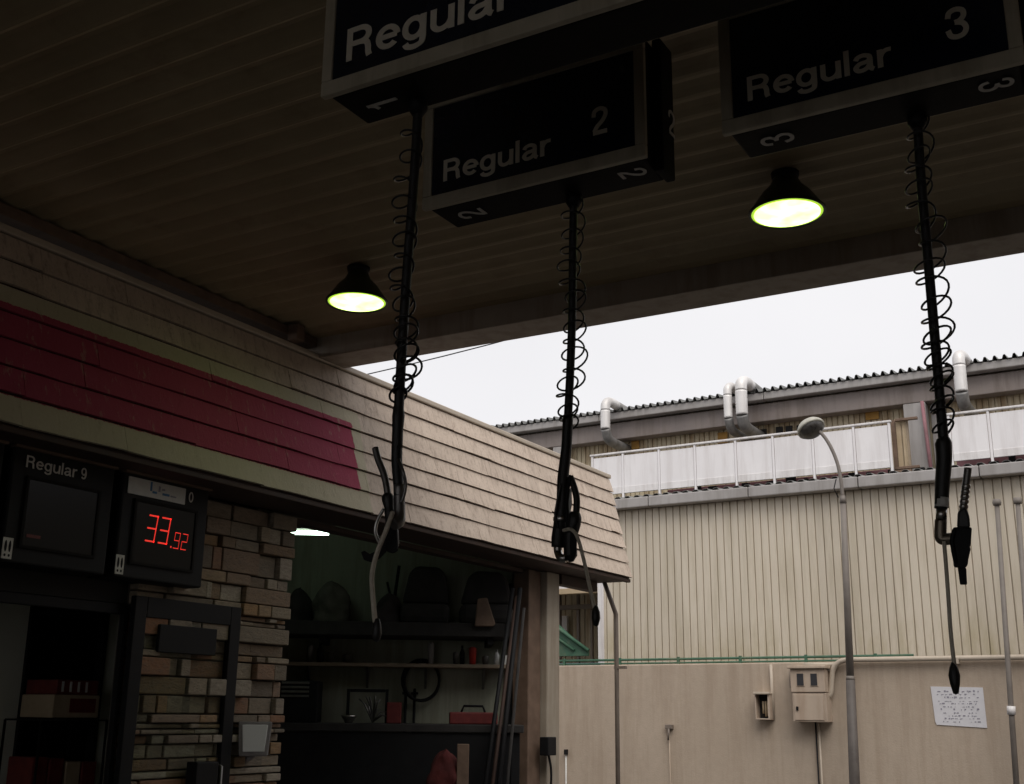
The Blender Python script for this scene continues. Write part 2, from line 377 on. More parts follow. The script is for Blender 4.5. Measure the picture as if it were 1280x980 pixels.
def _arc(cx, cy, rx, ry, a0, a1, n=16): return [(cx+rx*math.cos(R(a0+(a1-a0)*i/n)), cy+ry*math.sin(R(a0+(a1-a0)*i/n))) for i in range(n+1)]
def _sm(*p): return [(v.x, v.y) for v in cr([(a, b, 0) for a, b in p], 5)]
GLYPH = {   # advance, pen strokes (cap height 1)
 'R': (.80, [[(.09, 0), (.09, 1)], [(.09, .925), (.36, .925)]+_arc(.38, .71, .22, .215, 90, -90)+[(.09, .495)], _sm((.40, .49), (.54, .44), (.59, .3), (.60, .12), (.63, 0))]),
 'e': (.68, [[(.08, .37), (.55, .37)], _arc(.315, .355, .24, .29, 4, 318, 26)]),
 'g': (.70, [_arc(.30, .365, .225, .285, 0, 360, 24), [(.535, .70), (.535, .02)], _sm((.535, .04), (.50, -.13), (.32, -.2), (.15, -.16), (.09, -.06))]),
 'u': (.68, [_sm((.09, .70), (.09, .4), (.10, .19), (.2, .075), (.33, .07), (.46, .15), (.53, .3)), [(.53, .70), (.53, 0)]]),
 'l': (.25, [[(.09, 0), (.09, 1)]]),
 'a': (.68, [_sm((.09, .50), (.16, .61), (.31, .65), (.46, .58), (.49, .45), (.49, .2), (.52, .07), (.59, .03)), _sm((.49, .40), (.36, .36), (.19, .33), (.09, .2), (.15, .08), (.28, .06), (.41, .13), (.49, .26))]),
 'r': (.44, [[(.09, 0), (.09, .70)], _sm((.09, .38), (.15, .54), (.26, .635), (.40, .635))]),
 '1': (.5, [_sm((.06, .74), (.2, .8), (.29, .93)), [(.29, 1), (.29, 0)]]),
 '2': (.68, [_sm((.07, .66), (.11, .85), (.29, .935), (.48, .85), (.51, .68), (.40, .48), (.2, .29), (.1, .12)), [(.055, .075), (.56, .075)]]),
 '3': (.68, [_sm((.07, .70), (.12, .87), (.29, .935), (.47, .86), (.49, .69), (.38, .56), (.24, .53)), _sm((.26, .53), (.45, .46), (.53, .29), (.46, .12), (.29, .065), (.12, .13), (.05, .32))]),
 '9': (.66, [_arc(.28, .65, .21, .27, 0, 360, 24), _sm((.50, .70), (.50, .4), (.43, .15), (.27, .07), (.09, .16))]),
 '0': (.66, [_arc(.29, .5, .22, .43, 0, 360, 26)]),
}
# ------------------------------------------------------------------ ground
g = MB(); g.box((-300, -300, -.3), (300, 300, 0), M['asphalt']); o = g.build('ground'); o['kind'] = 'structure'
g = MB(); g.box((-4.5, -9, -.2), (4.5, 6.2, .004), M['concrete_floor']); o = g.build('forecourt_paving'); o['kind'] = 'structure'

# ------------------------------------------------------------------ canopy
CZ = 4.0
can = thing('canopy', 'dark corrugated underside of the forecourt canopy roof', 'canopy', (0, 0, 3.86))
prof = []
y = -8.5
while y < 5.6:
    prof += [(y, 0), (y+.03, .019), (y+.055, .021), (y+.095, .013), (y+.134, .002)]
    y += .152
prof.append((5.70, 0))
MB().sheet(prof, lambda a, p, q: Vector((a, p, CZ+q)), -5.6, 4.4, .004, M['deck']).build('deck', parent=can)
b = MB(); b.box((-5.6, 5.69, 3.862), (4.4, 5.97, 4.3), M['beam'], .006); b.build('edge_beam', parent=can)
b = MB(); b.box((-5.6, 5.972, 3.91), (4.4, 6.05, 4.42), M['beam'], .01); b.build('outer_fascia', parent=can)
b = MB(); b.box((-5.6, -8.5, 4.045), (4.4, 5.68, 4.1), M['roofsheet']); b.build('roof_covering', parent=can)
p = onX(370, 430, -4.75)
b = MB(); b.box((p.x-.05, p.y-.03, 3.895), (p.x+.03, p.y+.045, 4.0), M['trim'], .004); b.build('support_block', parent=can)
b = MB(); b.box((-4.98, -8.5, 3.935), (-4.8, 5.68, 3.998), M['trim'], .006); b.build('wall_trim', parent=can)
for sx in (-1.5, 3.5): b = MB(); b.box((sx-.12, -6.12, 0), (sx+.12, -5.88, 3.998), M['beam'], .01); b.build('column', parent=can)

blk = thing('side_light_blocker', 'unseen dark block added to keep side light out from under the canopy', 'building', (9, 0, 0))  # out of view, added to block light from the right under the canopy
b = MB(); b.box((4.6, -9, 0), (14, 9.5, 5.0), M['trim'], .02); b.build('wall', parent=blk)  # body of the added light blocker
b = MB(); b.box((4.45, -9.2, 5.003), (14.2, 9.7, 5.2), M['roofsheet'], .02); b.build('roof', parent=blk)  # lid of the added light blocker
# ------------------------------------------------------------------ shop building
shop = thing('shop_building', 'low service shop with pale shingled eaves and an open garage bay', 'building', (-5, 4, 0))
ME = 10.2           # end of the eaves
def ms(t): return (-4.6-.22*t, 2.87+.98*t)
b = MB(); rows = 7
for i in range(rows):
    t0, t1 = i/rows, (i+1)/rows
    y = -4.0+rnd.uniform(0, .3)
    last = -4.0
    while last < ME-.001:
        w = rnd.choice((.5, .7, .9, 1.1)) * rnd.uniform(.85, 1.15)
        y1 = min(last+w, ME)
        if ME-y1 < .12: y1 = ME
        (xa, za), (xb, zb) = ms(t0), ms(t1)
        o1 = .026+rnd.uniform(-.003, .004); o2 = .014
        dz0, dz1 = rnd.uniform(-.006, .004), rnd.uniform(-.006, .004)
        g0 = .0012; lift = .004 if i else 0
        nseg = 4; ys = [last+g0+(y1-last-2*g0)*k/nseg for k in range(nseg+1)]
        wav = [rnd.uniform(-.003, .003) for _ in ys]
        bot = [b.bm.verts.new((xa+o1, yy, za+lift+dz0+(dz1-dz0)*k/nseg+wav[k])) for k, yy in enumerate(ys)]
        top = [b.bm.verts.new((xb+o2, yy, zb-.006)) for yy in ys]
        bb = [b.bm.verts.new((xa+.001, yy, za+lift+dz0+(dz1-dz0)*k/nseg+wav[k])) for k, yy in enumerate(ys)]
        tb = [b.bm.verts.new((xb+.001, yy, zb-.006)) for yy in ys]
        for k in range(nseg):
            b.bm.faces.new((bot[k], bot[k+1], top[k+1], top[k])); b.bm.faces.new((bb[k], bb[k+1], bot[k+1], bot[k]))
            b.bm.faces.new((top[k], top[k+1], tb[k+1], tb[k]))
        b.bm.faces.new((bot[0], top[0], tb[0], bb[0])); b.bm.faces.new((bot[-1], bb[-1], tb[-1], top[-1]))
        last = y1
b.mi(M['shingle'])
b.build('shingled_eaves', parent=shop)
b = MB(); b.poly([(-4.606, 2.862), (-4.826, 3.85), (-5.1, 3.85), (-5.1, 2.862)], lambda a, c, d: Vector((a, d, c)), -4, ME-.004, M['soffit']); b.build('eaves_core', parent=shop)
b = MB(); b.box((-4.93, -4, 3.852), (-4.79, ME+.01, 3.892), M['pipe'], .008); b.build('top_capping', parent=shop)
b = MB(); b.box((-4.640, -4, 2.825), (-4.595, ME, 2.858), M['soffit'], .006)
b.box((-5.0, -4, 2.835), (-4.642, ME, 2.855), M['soffit']); b.build('soffit', parent=shop)
WX = -5.0
b = MB()
b.box((WX-.08, 4.492, 0), (WX-.03, 5.735, 2.83), M['mortar'])
b.box((WX-.12, -4, 2.16), (WX-.03, 4.49, 2.83), M['dark'])
b.box((WX-.12, 5.737, 2.80), (WX-.02, 8.88, 2.832), M['soffit'])
b.box((WX-.12, -4, 0), (WX-.03, 1.4, 2.158), M['mortar']); b.build('front_wall', parent=shop)
# stone veneer
b = MB(); b.mi(M['stone'])
z = 0.02; ystart, yend = 4.50, 5.74
while z < 2.82:
    h = min(rnd.choice((.03, .04, .05, .065, .075, .1)), 2.825-z)
    if z > 2.2: h = min(rnd.choice((.07, .1, .14)), 2.825-z)
    if h < .02: break
    yy = ystart
    while yy < yend-.01:
        w = min(rnd.uniform(.07, .36)*rnd.choice((.7, 1, 1.2)), yend-yy)
        if yend-yy-w < .07: w = yend-yy
        d = rnd.uniform(.015, .08)
        b.box((WX-.04, yy+.004, z+.004), (WX+d, yy+w-.004, z+h-.004), M['stone'], .006)
        yy += w
    z += h
b.build('stone_veneer', parent=shop)
# end pier and walls
b = MB(); b.box((WX-.14, 8.9, 0), (WX+.02, 9.12, 2.833), M['trim'], .01); b.build('inner_pier', parent=shop)
b = MB(); b.box((WX-.14, 9.125, 0), (WX+.08, 9.36, 2.833), M['post'], .01); b.build('corner_post', parent=shop)
p1, p2 = onX(645, 720, -5.12), onX(664, 720, -5.12)
b = MB(); b.box((-5.2, p1.y, 0), (-5.13, p2.y, 2.72), M['black'], .008); b.build('door_track', parent=shop)
b = MB(); b.box((-9.0, 9.13, 0), (-5.15, 9.35, 3.5), M['wall']); b.build('end_wall', parent=shop)
GX = -8.6
b = MB(); b.box((GX-.15, -4, 0), (GX, 9.12, 3.5), M['inwall']); b.build('back_wall', parent=shop)
b = MB(); b.box((GX+.002, 5.58, 0), (WX-.125, 5.735, 3.4), M['inwall']); b.build('partition_wall', parent=shop)
GA = R(34); GCZ = 3.3
GO = Vector((-5.22, 9.02, 0))            # right hand end of the angled garage wall
def gf(a, o, z): return GO+Vector((math.cos(GA), math.sin(GA), 0))*a+Vector((math.sin(GA), -math.cos(GA), 0))*o+Vector((0, 0, z))
def gg(px, py, o):
    r = _ray(px, py); n_ = Vector((math.sin(GA), -math.cos(GA), 0)); p = EYE+r*((o-(EYE-GO).dot(n_))/r.dot(n_))
    return (p-GO).dot(Vector((math.cos(GA), math.sin(GA), 0))), p.z
b = MB(); b.box((-4.0, -.1, 0), (0, 0, 3.29), M['inwall'], 0, gf); b.build('inner_end_wall', parent=shop)
b = MB(); b.box((GX+.002, 5.74, GCZ), (WX-.13, 9.12, GCZ+.06), M['inwhite']); b.build('garage_ceiling', parent=shop)
b = MB(); b.box((GX+.002, -4, 2.5), (WX-.13, 5.57, 2.58), M['inwhite']); b.build('shop_ceiling', parent=shop)
b = MB(); b.box((-9.1, -4, 3.52), (-5.1, 9.36, 3.62), M['roofsheet']); b.build('roof', parent=shop)
b = MB(); b.box((-9.1, -4.1, 0), (-5.1, -4.0, 3.5), M['wall']); b.build('rear_wall', parent=shop)
b = MB(); b.box((GX+.002, -3.9, .0), (WX-.13, 9.12, .03), M['concrete_floor']); b.build('floor', parent=shop)
# lighter header at the end of the eaves, over the gap beside the corner post
b = MB(); b.box((-5.0, 9.365, 2.74), (-4.9, ME-.1, 2.833), M['soffit'], .005); b.build('end_header', parent=shop)
# downpipe from the eaves end
dp = [onY(754, 724, 10.15), onY(770, 768, 10.3)]
b = MB(); b.tube([dp[0], dp[0].lerp(dp[1], .9), dp[1], dp[1]+Vector((0, 0, -.05)), Vector((dp[1].x-.005, dp[1].y, 0))], .022, 12, M['darkpipe'])
b.box((dp[1].x-.02, dp[1].y-.02, 2.03), (dp[1].x+.1, dp[1].y+.02, 2.055), M['darkpipe']); b.build('downpipe', parent=shop)

# shop front: interior seen through the doorway
IX = -5.9
w1, w2 = onX(38, 757, IX), onX(127, 850, IX)
b = MB()
b.box((IX-.08, 2.0, 0), (IX, w1.y, 2.495), M['inwhite']); b.box((IX-.08, w2.y, 0), (IX, 5.57, 2.495), M['inwhite'])
b.box((IX-.08, w1.y+.001, w1.z), (IX, w2.y-.001, 2.495), M['inwhite']); b.box((IX-.08, w1.y+.001, 0), (IX, w2.y-.001, .8), M['inwhite'])
b.build('inner_partition', parent=shop)
fo = MB()
for a in ((w1.y, w1.y+.04, .8, w1.z), (w2.y-.04, w2.y, .8, w1.z), (w1.y, w2.y, w1.z-.05, w1.z), (w1.y+.041, w2.y-.041, 1.62, 1.66)):
    fo.box((IX-.05, a[0]+.002, a[2]), (IX+.02, a[1]-.002, a[3]), M['black'], .004)
fo = fo.build('inner_window', parent=shop)
b = MB(); b.box((IX-.04, w1.y+.042, .8), (IX-.03, w2.y-.042, w1.z-.05), M['screen']); b.build('pane', parent=fo)
b = MB()
for a in ((4.455, 4.485), (3.28, 3.325)): b.box((WX-.035, a[0], .004), (WX+.0, a[1], 2.155), M['black'], .005)
b.box((WX-.035, 3.326, 2.1), (WX, 4.454, 2.155), M['black'], .005); b.build('door_frame', parent=shop)
# black framed glass door standing open in front of the stone
DZ0, DZ1 = .03, 2.2
h0 = Vector((WX+.06, 4.455, 0)); best = None
tgt = onX(297, 750, WX+.4)
for k in range(0, 90):
    th = R(k); e = h0+Vector((math.sin(th), math.cos(th), 0))*.82
    v = Vector((e.x, e.y, DZ1))-EYE; px = 640+FPX*(v.dot(_r))/(v.dot(_f))
    if best is None or abs(px-295) < best[0]: best = (abs(px-295), th)
DTH = best[1]; DD = Vector((math.sin(DTH), math.cos(DTH), 0)); DN = Vector((math.cos(DTH), -math.sin(DTH), 0))
dfr = lambda a, n_, z: h0+DD*a+DN*n_+Vector((0, 0, z))
d = MB()
for a in ((0, .085, DZ0, DZ1), (.735, .82, DZ0, DZ1), (.086, .734, DZ1-.11, DZ1), (.086, .734, DZ0, DZ0+.2)):
    d.box((a[0], -.02, a[2]), (a[1], .02, a[3]), M['black'], .004, dfr)
dr = d.build('door', parent=shop)
b = MB(); b.box((.087, -.003, DZ0+.2), (.733, .003, DZ1-.11), M['glass'], 0, dfr); b.build('glass_pane', parent=dr)
b = MB(); b.box((.18, .004, DZ1-.29), (.62, .03, DZ1-.14), M['black'], .004, dfr); b.build('door_closer', parent=dr)
b = MB(); b.tube([dfr(.7, .02, .95), dfr(.7, .06, .96), dfr(.7, .06, 1.3), dfr(.7, .02, 1.31)], .012, 8, M['dullmetal']); b.build('handle', parent=dr)
b = MB(); b.box((.47, .02, .9), (.64, .1, 1.33), M['black'], .006, dfr); b.build('push_plate', parent=dr)
# flood lamp on the stone
fp = onX(318, 924, WX+.14)
fl = thing('flood_lamp', 'square grey flood lamp with white glass on the stone wall', 'lamp', fp+Vector((0, 0, -.12)))
ax = Vector((.62, -.70, .12)).normalized(); fx = ax.cross(Vector((0, 0, 1))).normalized(); fz = fx.cross(ax)
ffr = lambda a, n_, z: fp+fx*a+ax*n_+fz*z
b = MB(); b.poly([(-.085, -.1), (.085, -.1), (.1, .1), (-.1, .1)], lambda a, z, n_: ffr(a*(1 if n_ > 0 else .7), n_, z*(1 if n_ > 0 else .75)), -.1, .03, M['greyplastic'], .01); b.build('casing', parent=fl)
b = MB(); b.poly([(-.062, -.075), (.062, -.075), (.074, .078), (-.074, .078)], lambda a, z, n_: ffr(a, n_, z), .03, .04, M['floodglass'], .004); b.build('glass', parent=fl)
b = MB(); b.tube([ffr(0, -.05, -.02), ffr(0, -.1, -.08), fp+Vector((-.12, .02, -.14))], .018, 8, M['greyplastic']); b.build('bracket', parent=fl)

# ------------------------------------------------------------------ price displays over the doorway
def display(y0, y1, label, kind):
    X0, X1 = WX-.03, WX+.18
    t = thing('price_display', label, 'display', (X1, (y0+y1)/2, 2.27), 'price displays over the shop door')
    b = MB(); b.box((X0, y0, 2.27), (X1, y1, 2.83), M['black'], .01)
    b.box((X1-.03, y0-.004, 2.822), (X1+.022, y1+.004, 2.838), M['trim'], .003)
    b.build('housing', parent=t)
    b = MB(); b.box((X1+.001, y0+.1, 2.36), (X1+.006, y1-.1, 2.68), M['screen'])
    for a in ((y0+.085, y0+.1, 2.345, 2.695), (y1-.1, y1-.085, 2.345, 2.695), (y0+.1, y1-.1, 2.345, 2.36), (y0+.1, y1-.1, 2.68, 2.695)):
        b.box((X1+.001, a[0], a[2]), (X1+.012, a[1], a[3]), M['blackhousing'])
    b.build('screen', parent=t)
    ex, ey = (0, 1, 0), (0, 0, 1)
    b = MB()
    if kind == 0:
        b.text('Regular', (X1+.004, y0+.07, 2.735), ex, ey, width=.30, height=.06, m=M['paint'], bold=.13)
        b.build('lettering', parent=t); b = MB()
        b.text('9', (X1+.004, y0+.40, 2.735), ex, ey, height=.06, m=M['paint'], bold=.13)
        b.build('number', parent=t)
        b = MB(); b.box((X1+.007, y0+.12, 2.40), (X1+.009, y0+.2, 2.415), M['redbox']); b.build('sticker', parent=t)
    elif kind == 1:
        b.box((X1+.003, y0+.03, 2.715), (X1+.009, y0+.44, 2.805), M['label_white']); b.build('sticker', parent=t)
        b = MB()
        for k, (dy, dz, w, h) in enumerate(((.16, .03, .012, .05), (.178, .02, .03, .012), (.22, .035, .012, .03), (.25, .02, .05, .012), (.245, .045, .02, .01), (.31, .02, .04, .008))):
            b.box((X1+.0095, y0+.02+dy, 2.72+dz), (X1+.0115, y0+.02+dy+w, 2.72+dz+h), M['bluemark'] if k in (0, 1, 3) else M['ink'])
        b.build('printing', parent=t)
        b = MB(); b.text('0', (X1+.004, y0+.47, 2.735), ex, ey, height=.06, m=M['paint'], bold=.13); b.build('lettering', parent=t)
        # seven-segment digits
        seg = {'3': 'abgcd', '9': 'abfgcd', '2': 'abged', '.': '.'}
        b = MB(); yy = y0+.175
        for ch, sz in (('3', 1), ('3', 1), ('.', .6), ('9', .62), ('2', .62)):
            h = .15*sz; w = .07*sz; th = .011*sz; Z0 = 2.475 if sz == 1 else 2.462
            S = {'a': (0, w, h-th, h), 'd': (0, w, 0, th), 'g': (0, w, h/2-th/2, h/2+th/2), 'f': (0, th, h/2, h), 'b': (w-th, w, h/2+.002, h), 'c': (w-th, w, 0, h/2-.002), 'e': (0, th, 0, h/2), '.': (0, .013, 0, .013)}
            for s in seg[ch]:
                a = S[s]; sl = .12
                lo, hi = a[2], a[3]
                b.poly([(a[0]+.003, lo+.0015), (a[1]-.003, lo+.0015), (a[1]-.003, hi-.0015), (a[0]+.003, hi-.0015)],
                       lambda p_, q_, d_: Vector((d_, yy+p_+q_*sl, Z0+q_)), X1+.0065, X1+.0085, M['led'])
            yy += (w+.022*sz) if ch != '.' else .02
        b.build('digits', parent=t)
    # white pictogram plate low on the left corner
    if kind < 2:
        b = MB(); b.box((X1+.001, y0+.0, 2.285), (X1+.005, y0+.055, 2.385), M['paint']); b.build('pictogram_plate', parent=t)
        b = MB()
        for dy in (.008, .031): b.ell((X1+.005, y0+dy+.008, 2.345), .002, .0075, .028, M['black']); b.ell((X1+.005, y0+dy+.008, 2.302), .002, .006, .007, M['black'])
        b.build('pictogram', parent=t)
    return t
display(2.86, 3.47, 'price display cut by the left edge of the photo', 2)
display(3.52, 4.14, 'dark price display reading Regular 9 over the shop door', 0)
display(4.20, 4.83, 'price display with glowing red digits and white sticker', 1)

# ------------------------------------------------------------------ goods in the shop doorway
RX = -5.45
q1, q2 = onX(52, 900, RX), onX(128, 958, RX)
rk = thing('display_rack', 'black wire rack of red packets inside the shop doorway', 'rack', (RX, (q1.y+q2.y)/2, .03))
b = MB()
for yy in (q1.y, q2.y):
    for xx in (RX, RX-.3): b.tube([(xx, yy, .03), (xx, yy, q1.z)], .008, 6, M['black'])
for zz in (.3, .62, .93, q1.z):
    for xx in (RX, RX-.3): b.tube([(xx, q1.y, zz), (xx, q2.y, zz)], .006, 6, M['black'])
    for k in range(5): yy = q1.y+(q2.y-q1.y)*k/4; b.tube([(RX, yy, zz), (RX-.3, yy, zz)], .005, 6, M['black'])
b.build('frame', parent=rk)
cnt = 0
for zz in (.945, 1.17):
    for k in range(4):
        w = (q2.y-q1.y)/4; y0 = q1.y+k*w+.006
        if zz > 1 and zz+.14 > q1.z: continue
        b = MB(); b.box((RX-.24, y0, zz), (RX-.04, y0+w-.014, zz+rnd.uniform(.13, .19)), M['redbox'] if (k+cnt) % 3 else M['carton'], .005)
        tag(b.build('packet'), ['red packet standing on the wire rack in the shop doorway', 'tan packet among the red ones on the wire rack'][0 if (k+cnt) % 3 else 1], 'packet', 'red packets on the wire rack' if (k+cnt) % 3 else 'tan packets on the wire rack')
    cnt += 1
c1, c2 = onX(68, 868, RX-.05), onX(123, 893, RX-.05)
b = MB(); b.box((RX-.32, c1.y, q1.z+.012), (RX-.05, c2.y, c1.z), M['carton'], .006)
cb = b.build('carton', None); tag(cb, 'tan cardboard carton on top of the wire rack', 'box')
b = MB(); b.box((RX-.048, c1.y+.11, q1.z+.04), (RX-.046, c2.y-.03, c1.z-.02), M['redbox']); b.build('printed_label', parent=cb)
r1 = onX(70, 849, RX-.05)
rb = thing('red_carton', 'red striped carton lying on the tan carton', 'box', (RX-.18, (c1.y+c2.y)/2, c1.z))
b = MB(); b.box((RX-.32, c1.y+.02, c1.z+.002), (RX-.06, c2.y-.01, r1.z), M['redbox'], .006); b.build('body', parent=rb)
for k in range(4): b = MB(); yy = c1.y+.05+k*.055; b.box((RX-.059, yy, c1.z+.015), (RX-.057, yy+.015, r1.z-.01), M['label_white']); b.build('stripe', parent=rb)

# ------------------------------------------------------------------ garage contents
def lump(b, base, rx, ry, h, m, seed):
    """a slumped sack: wide at the foot, creased, with a pinched top"""
    k = b.mi(m); n, rows = 40, 22; R_ = []
    for i in range(rows+1):
        t = i/rows; pr = (1-.15*(1-t)**3)*math.sqrt(max(0, 1-t**2.6))*(1-.25*t)+.0
        row = []
        for j in range(n):
            an = 2*math.pi*j/n; d = Vector((math.cos(an), math.sin(an), t*1.6))
            q = 1+.30*noise.noise(d*1.3+Vector((seed, 0, 0)))+.16*noise.noise(d*3.1+Vector((0, seed, 0)))+.07*abs(noise.noise(d*7+Vector((0, 0, seed))))
            hz = h*t*(1+.12*noise.noise(Vector((math.cos(an)*.8, math.sin(an)*.8, seed))))*.97
            row.append(b.bm.verts.new(Vector(base)+Vector((rx*pr*q*math.cos(an), ry*pr*q*math.sin(an), hz))))
        R_.append(row)
    for A, B in zip(R_, R_[1:]):
        for j in range(n): f = b.bm.faces.new((A[j], A[(j+1) % n], B[(j+1) % n], B[j])); f.material_index = k; f.smooth = True
    b.bm.faces.new(R_[0][::-1]); b.bm.faces.new(R_[-1])
def blob(name, px0, px1, pyt, o, m, label, cat, jit=.08, seat=False):
    (a0, top), (a1, _) = gg(px0, pyt, o), gg(px1, pyt, o); w = a1-a0
    b = MB()
    if seat:
        t = thing(name, label, cat, gf((a0+a1)/2, o, UZ))
        b.poly([(a0+w*.02, UZ+.18), (a0+w*.15, top-.06), (a0+w*.3, top), (a1-w*.22, top-.01), (a1-w*.08, top-.08), (a1, UZ+.18)], lambda p_, q_, d_: gf(p_, o+d_, q_), -.08, .08, m, .03)
        b.build('backrest', parent=t)
        b = MB(); b.box((a0, o-.1, UZ+.002), (a1, o+.22, UZ+.17), m, .05, gf); b.build('cushion', parent=t)
        return t
    lump(b, gf((a0+a1)/2, o, UZ), w/2*.95, .2, top-UZ, m, a0*3+UZ)
    return tag(b.build(name), label, cat)
# ceiling tube light
(ta, tz), (tb, _) = gg(345, 665, 1.2), gg(411, 665, 1.2)
tl = thing('strip_light', 'lit fluorescent tube on the garage ceiling', 'light', gf((ta+tb)/2, 1.2, tz))
b = MB(); b.box((ta-.05, 1.15, tz+.025), (tb+.05, 1.25, GCZ-.002), M['fascia_grey'], .01, gf); b.build('housing', parent=tl)
b = MB(); b.tube([gf(ta, 1.2, tz), gf(tb, 1.2, tz)], .018, 10, M['tube']); b.build('tube', parent=tl)
# lower long shelf
SO = .3
l1, l2 = gg(352, 825, SO), gg(634, 833, SO)
sz = (l1[1]+l2[1])/2
sh = thing('wall_shelf', 'long narrow timber shelf on the garage wall', 'shelf', gf((l1[0]+l2[0])/2, SO, sz))
b = MB(); b.box((l1[0]-.6, .003, sz-.03), (l2[0], SO, sz), M['wood'], .004, gf); b.build('board', parent=sh)
for k in range(4):
    aa = l1[0]+.2+k*(l2[0]-l1[0]-.4)/3
    b = MB(); b.poly([(.004, sz-.031), (SO-.06, sz-.031), (.004, sz-.2)], lambda a, c, d: gf(d, a, c), aa, aa+.02, M['dullmetal']); b.build('bracket', parent=sh)
# upper dark loft shelf
UO = .6
u1, u2 = gg(352, 788, UO), gg(640, 788, UO)
uz = (u1[1]+u2[1])/2
us = thing('storage_loft', 'dark upper storage shelf laden with seats and sacks', 'shelf', gf((u1[0]+u2[0])/2, UO, uz))
b = MB(); b.box((u1[0]-.6, .003, uz-.04), (u2[0], UO, uz+.07), M['darkcloth'], .005, gf); b.build('board', parent=us)
for aa in (u1[0]+.3, u2[0]-.2):
    b = MB(); b.box((aa, .003, uz-.1), (aa+.05, UO-.05, uz-.042), M['black'], 0, gf); b.build('bracket', parent=us)
UZ = uz+.072
blob('sack', 388, 443, 726, .3, M['cloth'], 'crumpled grey brown sack on the upper garage shelf', 'sack', .09)
blob('car_seat', 503, 563, 708, .25, M['darkcloth'], 'dark car seat on the loft shelf beside the upright stick', 'car seat', seat=True)
blob('car_seat', 575, 640, 714, .25, M['darkcloth'], 'dark car seat on the loft shelf nearest the leaning rods', 'car seat', seat=True)
blob('tool_bag', 473, 503, 742, .38, M['darkcloth'], 'small dark bag on the loft shelf between sack and seats', 'bag', .12)
blob('bundle', 362, 390, 735, .3, M['darkcloth'], 'dark bundle at the left end of the loft shelf', 'bundle', .1)
(a0, z0), (a1, z1) = gg(487, 765, .1), gg(499, 707, .1)
A_, C_ = gf(a0, .1, UZ), gf(a1, .1, z1)
b = MB(); b.tube([A_, A_.lerp(C_, .5)+Vector((0, .01, 0)), C_], .014, 6, M['black']); b.tube([A_.lerp(C_, .35), A_.lerp(C_, .72)+gf(-.08, 0, 0)-gf(0, 0, 0)], .01, 6, M['black'])
tag(b.build('stick'), 'thin dark stick standing behind the small bag', 'stick')
(a0, z0), (a1, z1) = gg(594, 748, UO+.06), gg(612, 783, UO+.06)
b = MB(); b.poly([(a0, z1), (a0+.02, z0), (a0+.1, z0+.01), (a1+.05, z1+.02), (a1+.03, z1)], lambda p_, q_, d_: gf(p_, d_, q_), UO+.003, UO+.05, M['trim'], .01)
tag(b.build('rag'), 'pale rag hanging over the loft shelf edge', 'rag')
# bottles and cans on the lower shelf
def bottle(px, pyt, wpx, m, label, cat='bottle', shape='bottle'):
    o = SO-.1; a, top = gg(px, pyt, o); r = wpx*.5*9.8/FPX; h = max(top-sz, .06); c = gf(a, o, sz+.001)
    t = thing('bottle' if shape == 'bottle' else 'canister', label, cat, c)
    b = MB()
    if shape == 'bottle':
        b.lathe(c, [(0, 0), (r, 0), (r, h*.62), (r*.55, h*.78), (r*.4, h*.86), (0, h*.86)], 14, m); b.build('body', parent=t)
        b = MB(); b.lathe(c, [(0, h*.865), (r*.45, h*.865), (r*.45, h), (0, h)], 12, M['black'] if m != M['white'] else M['dullmetal']); b.build('cap', parent=t)
    else:
        b.lathe(c, [(0, 0), (r*.8, 0), (r, h*.9), (r, h*.94), (0, h*.94)], 14, m); b.build('body', parent=t)
        b = MB(); b.lathe(c, [(0, h*.945), (r*.7, h*.945), (r*.6, h), (0, h)], 12, m); b.build('lid', parent=t)
bottle(539, 803, 8, M['gutter'], 'tall grey can alone in the middle of the lower shelf', 'can', 'can')
bottle(570, 815, 8, M['dullmetal'], 'short dull can left of the dark bottle on the lower shelf', 'can', 'can')
bottle(578, 807, 6, M['black'], 'slim black bottle left of the red canister')
bottle(591, 809, 10, M['red'], 'bright red canister on the lower garage shelf', 'canister', 'can')
bottle(621, 812, 7, M['white'], 'small white bottle right of the red canister')
bottle(607, 820, 9, M['dullmetal'], 'squat grey jar between red canister and white bottle', 'jar', 'can')
bottle(388, 806, 9, M['dullmetal'], 'dark can near the left end of the lower shelf', 'can', 'can')
bottle(401, 803, 9, M['black'], 'tall dark bottle near the left end of the lower shelf')
bottle(413, 815, 10, M['cloth'], 'short brown jar near the left end of the lower shelf', 'jar', 'can')
bottle(434, 818, 12, M['cloth'], 'low brown tin left of the bare stretch of shelf', 'tin', 'can')
a0, z0 = gg(628, 820, SO-.1)
b = MB(); b.box((a0, SO-.2, sz+.001), (a0+.06, SO-.05, max(z0, sz+.08)), M['white'], .008, gf); tag(b.build('small_carton'), 'little white carton at the right end of the lower shelf', 'box')
# hose loop and pipes on the wall
a0, z0 = gg(526, 850, .08)
ring = [gf(a0+.16*math.sin(t*2*math.pi/24), .08, z0+.17*math.cos(t*2*math.pi/24)) for t in range(25)]
b = MB(); b.tube(ring, .012, 8, M['black']); b.tube([gf(a0+.01+.15*math.sin(t*2*math.pi/24), .11, z0-.01+.165*math.cos(t*2*math.pi/24)) for t in range(25)], .011, 8, M['black'])
tag(b.build('hose_loop'), 'black hose looped on the garage wall under the lower shelf', 'hose')
for px, lb in ((508, 'thin black pipe on the garage wall left of the hose loop'), (519, 'thin black pipe running behind the hose loop')):
    a0, _ = gg(px, 845, .04)
    b = MB(); b.tube([gf(a0, .04, .5), gf(a0, .04, sz-.2)], .012, 8, M['black'])
    for zz in (.9, sz-.25): b.box((a0-.03, .002, zz), (a0+.03, .03, zz+.02), M['black'], 0, gf)
    tag(b.build('wall_pipe'), lb, 'pipe')
BO = .75
bt = gg(500, 905, BO)[1]
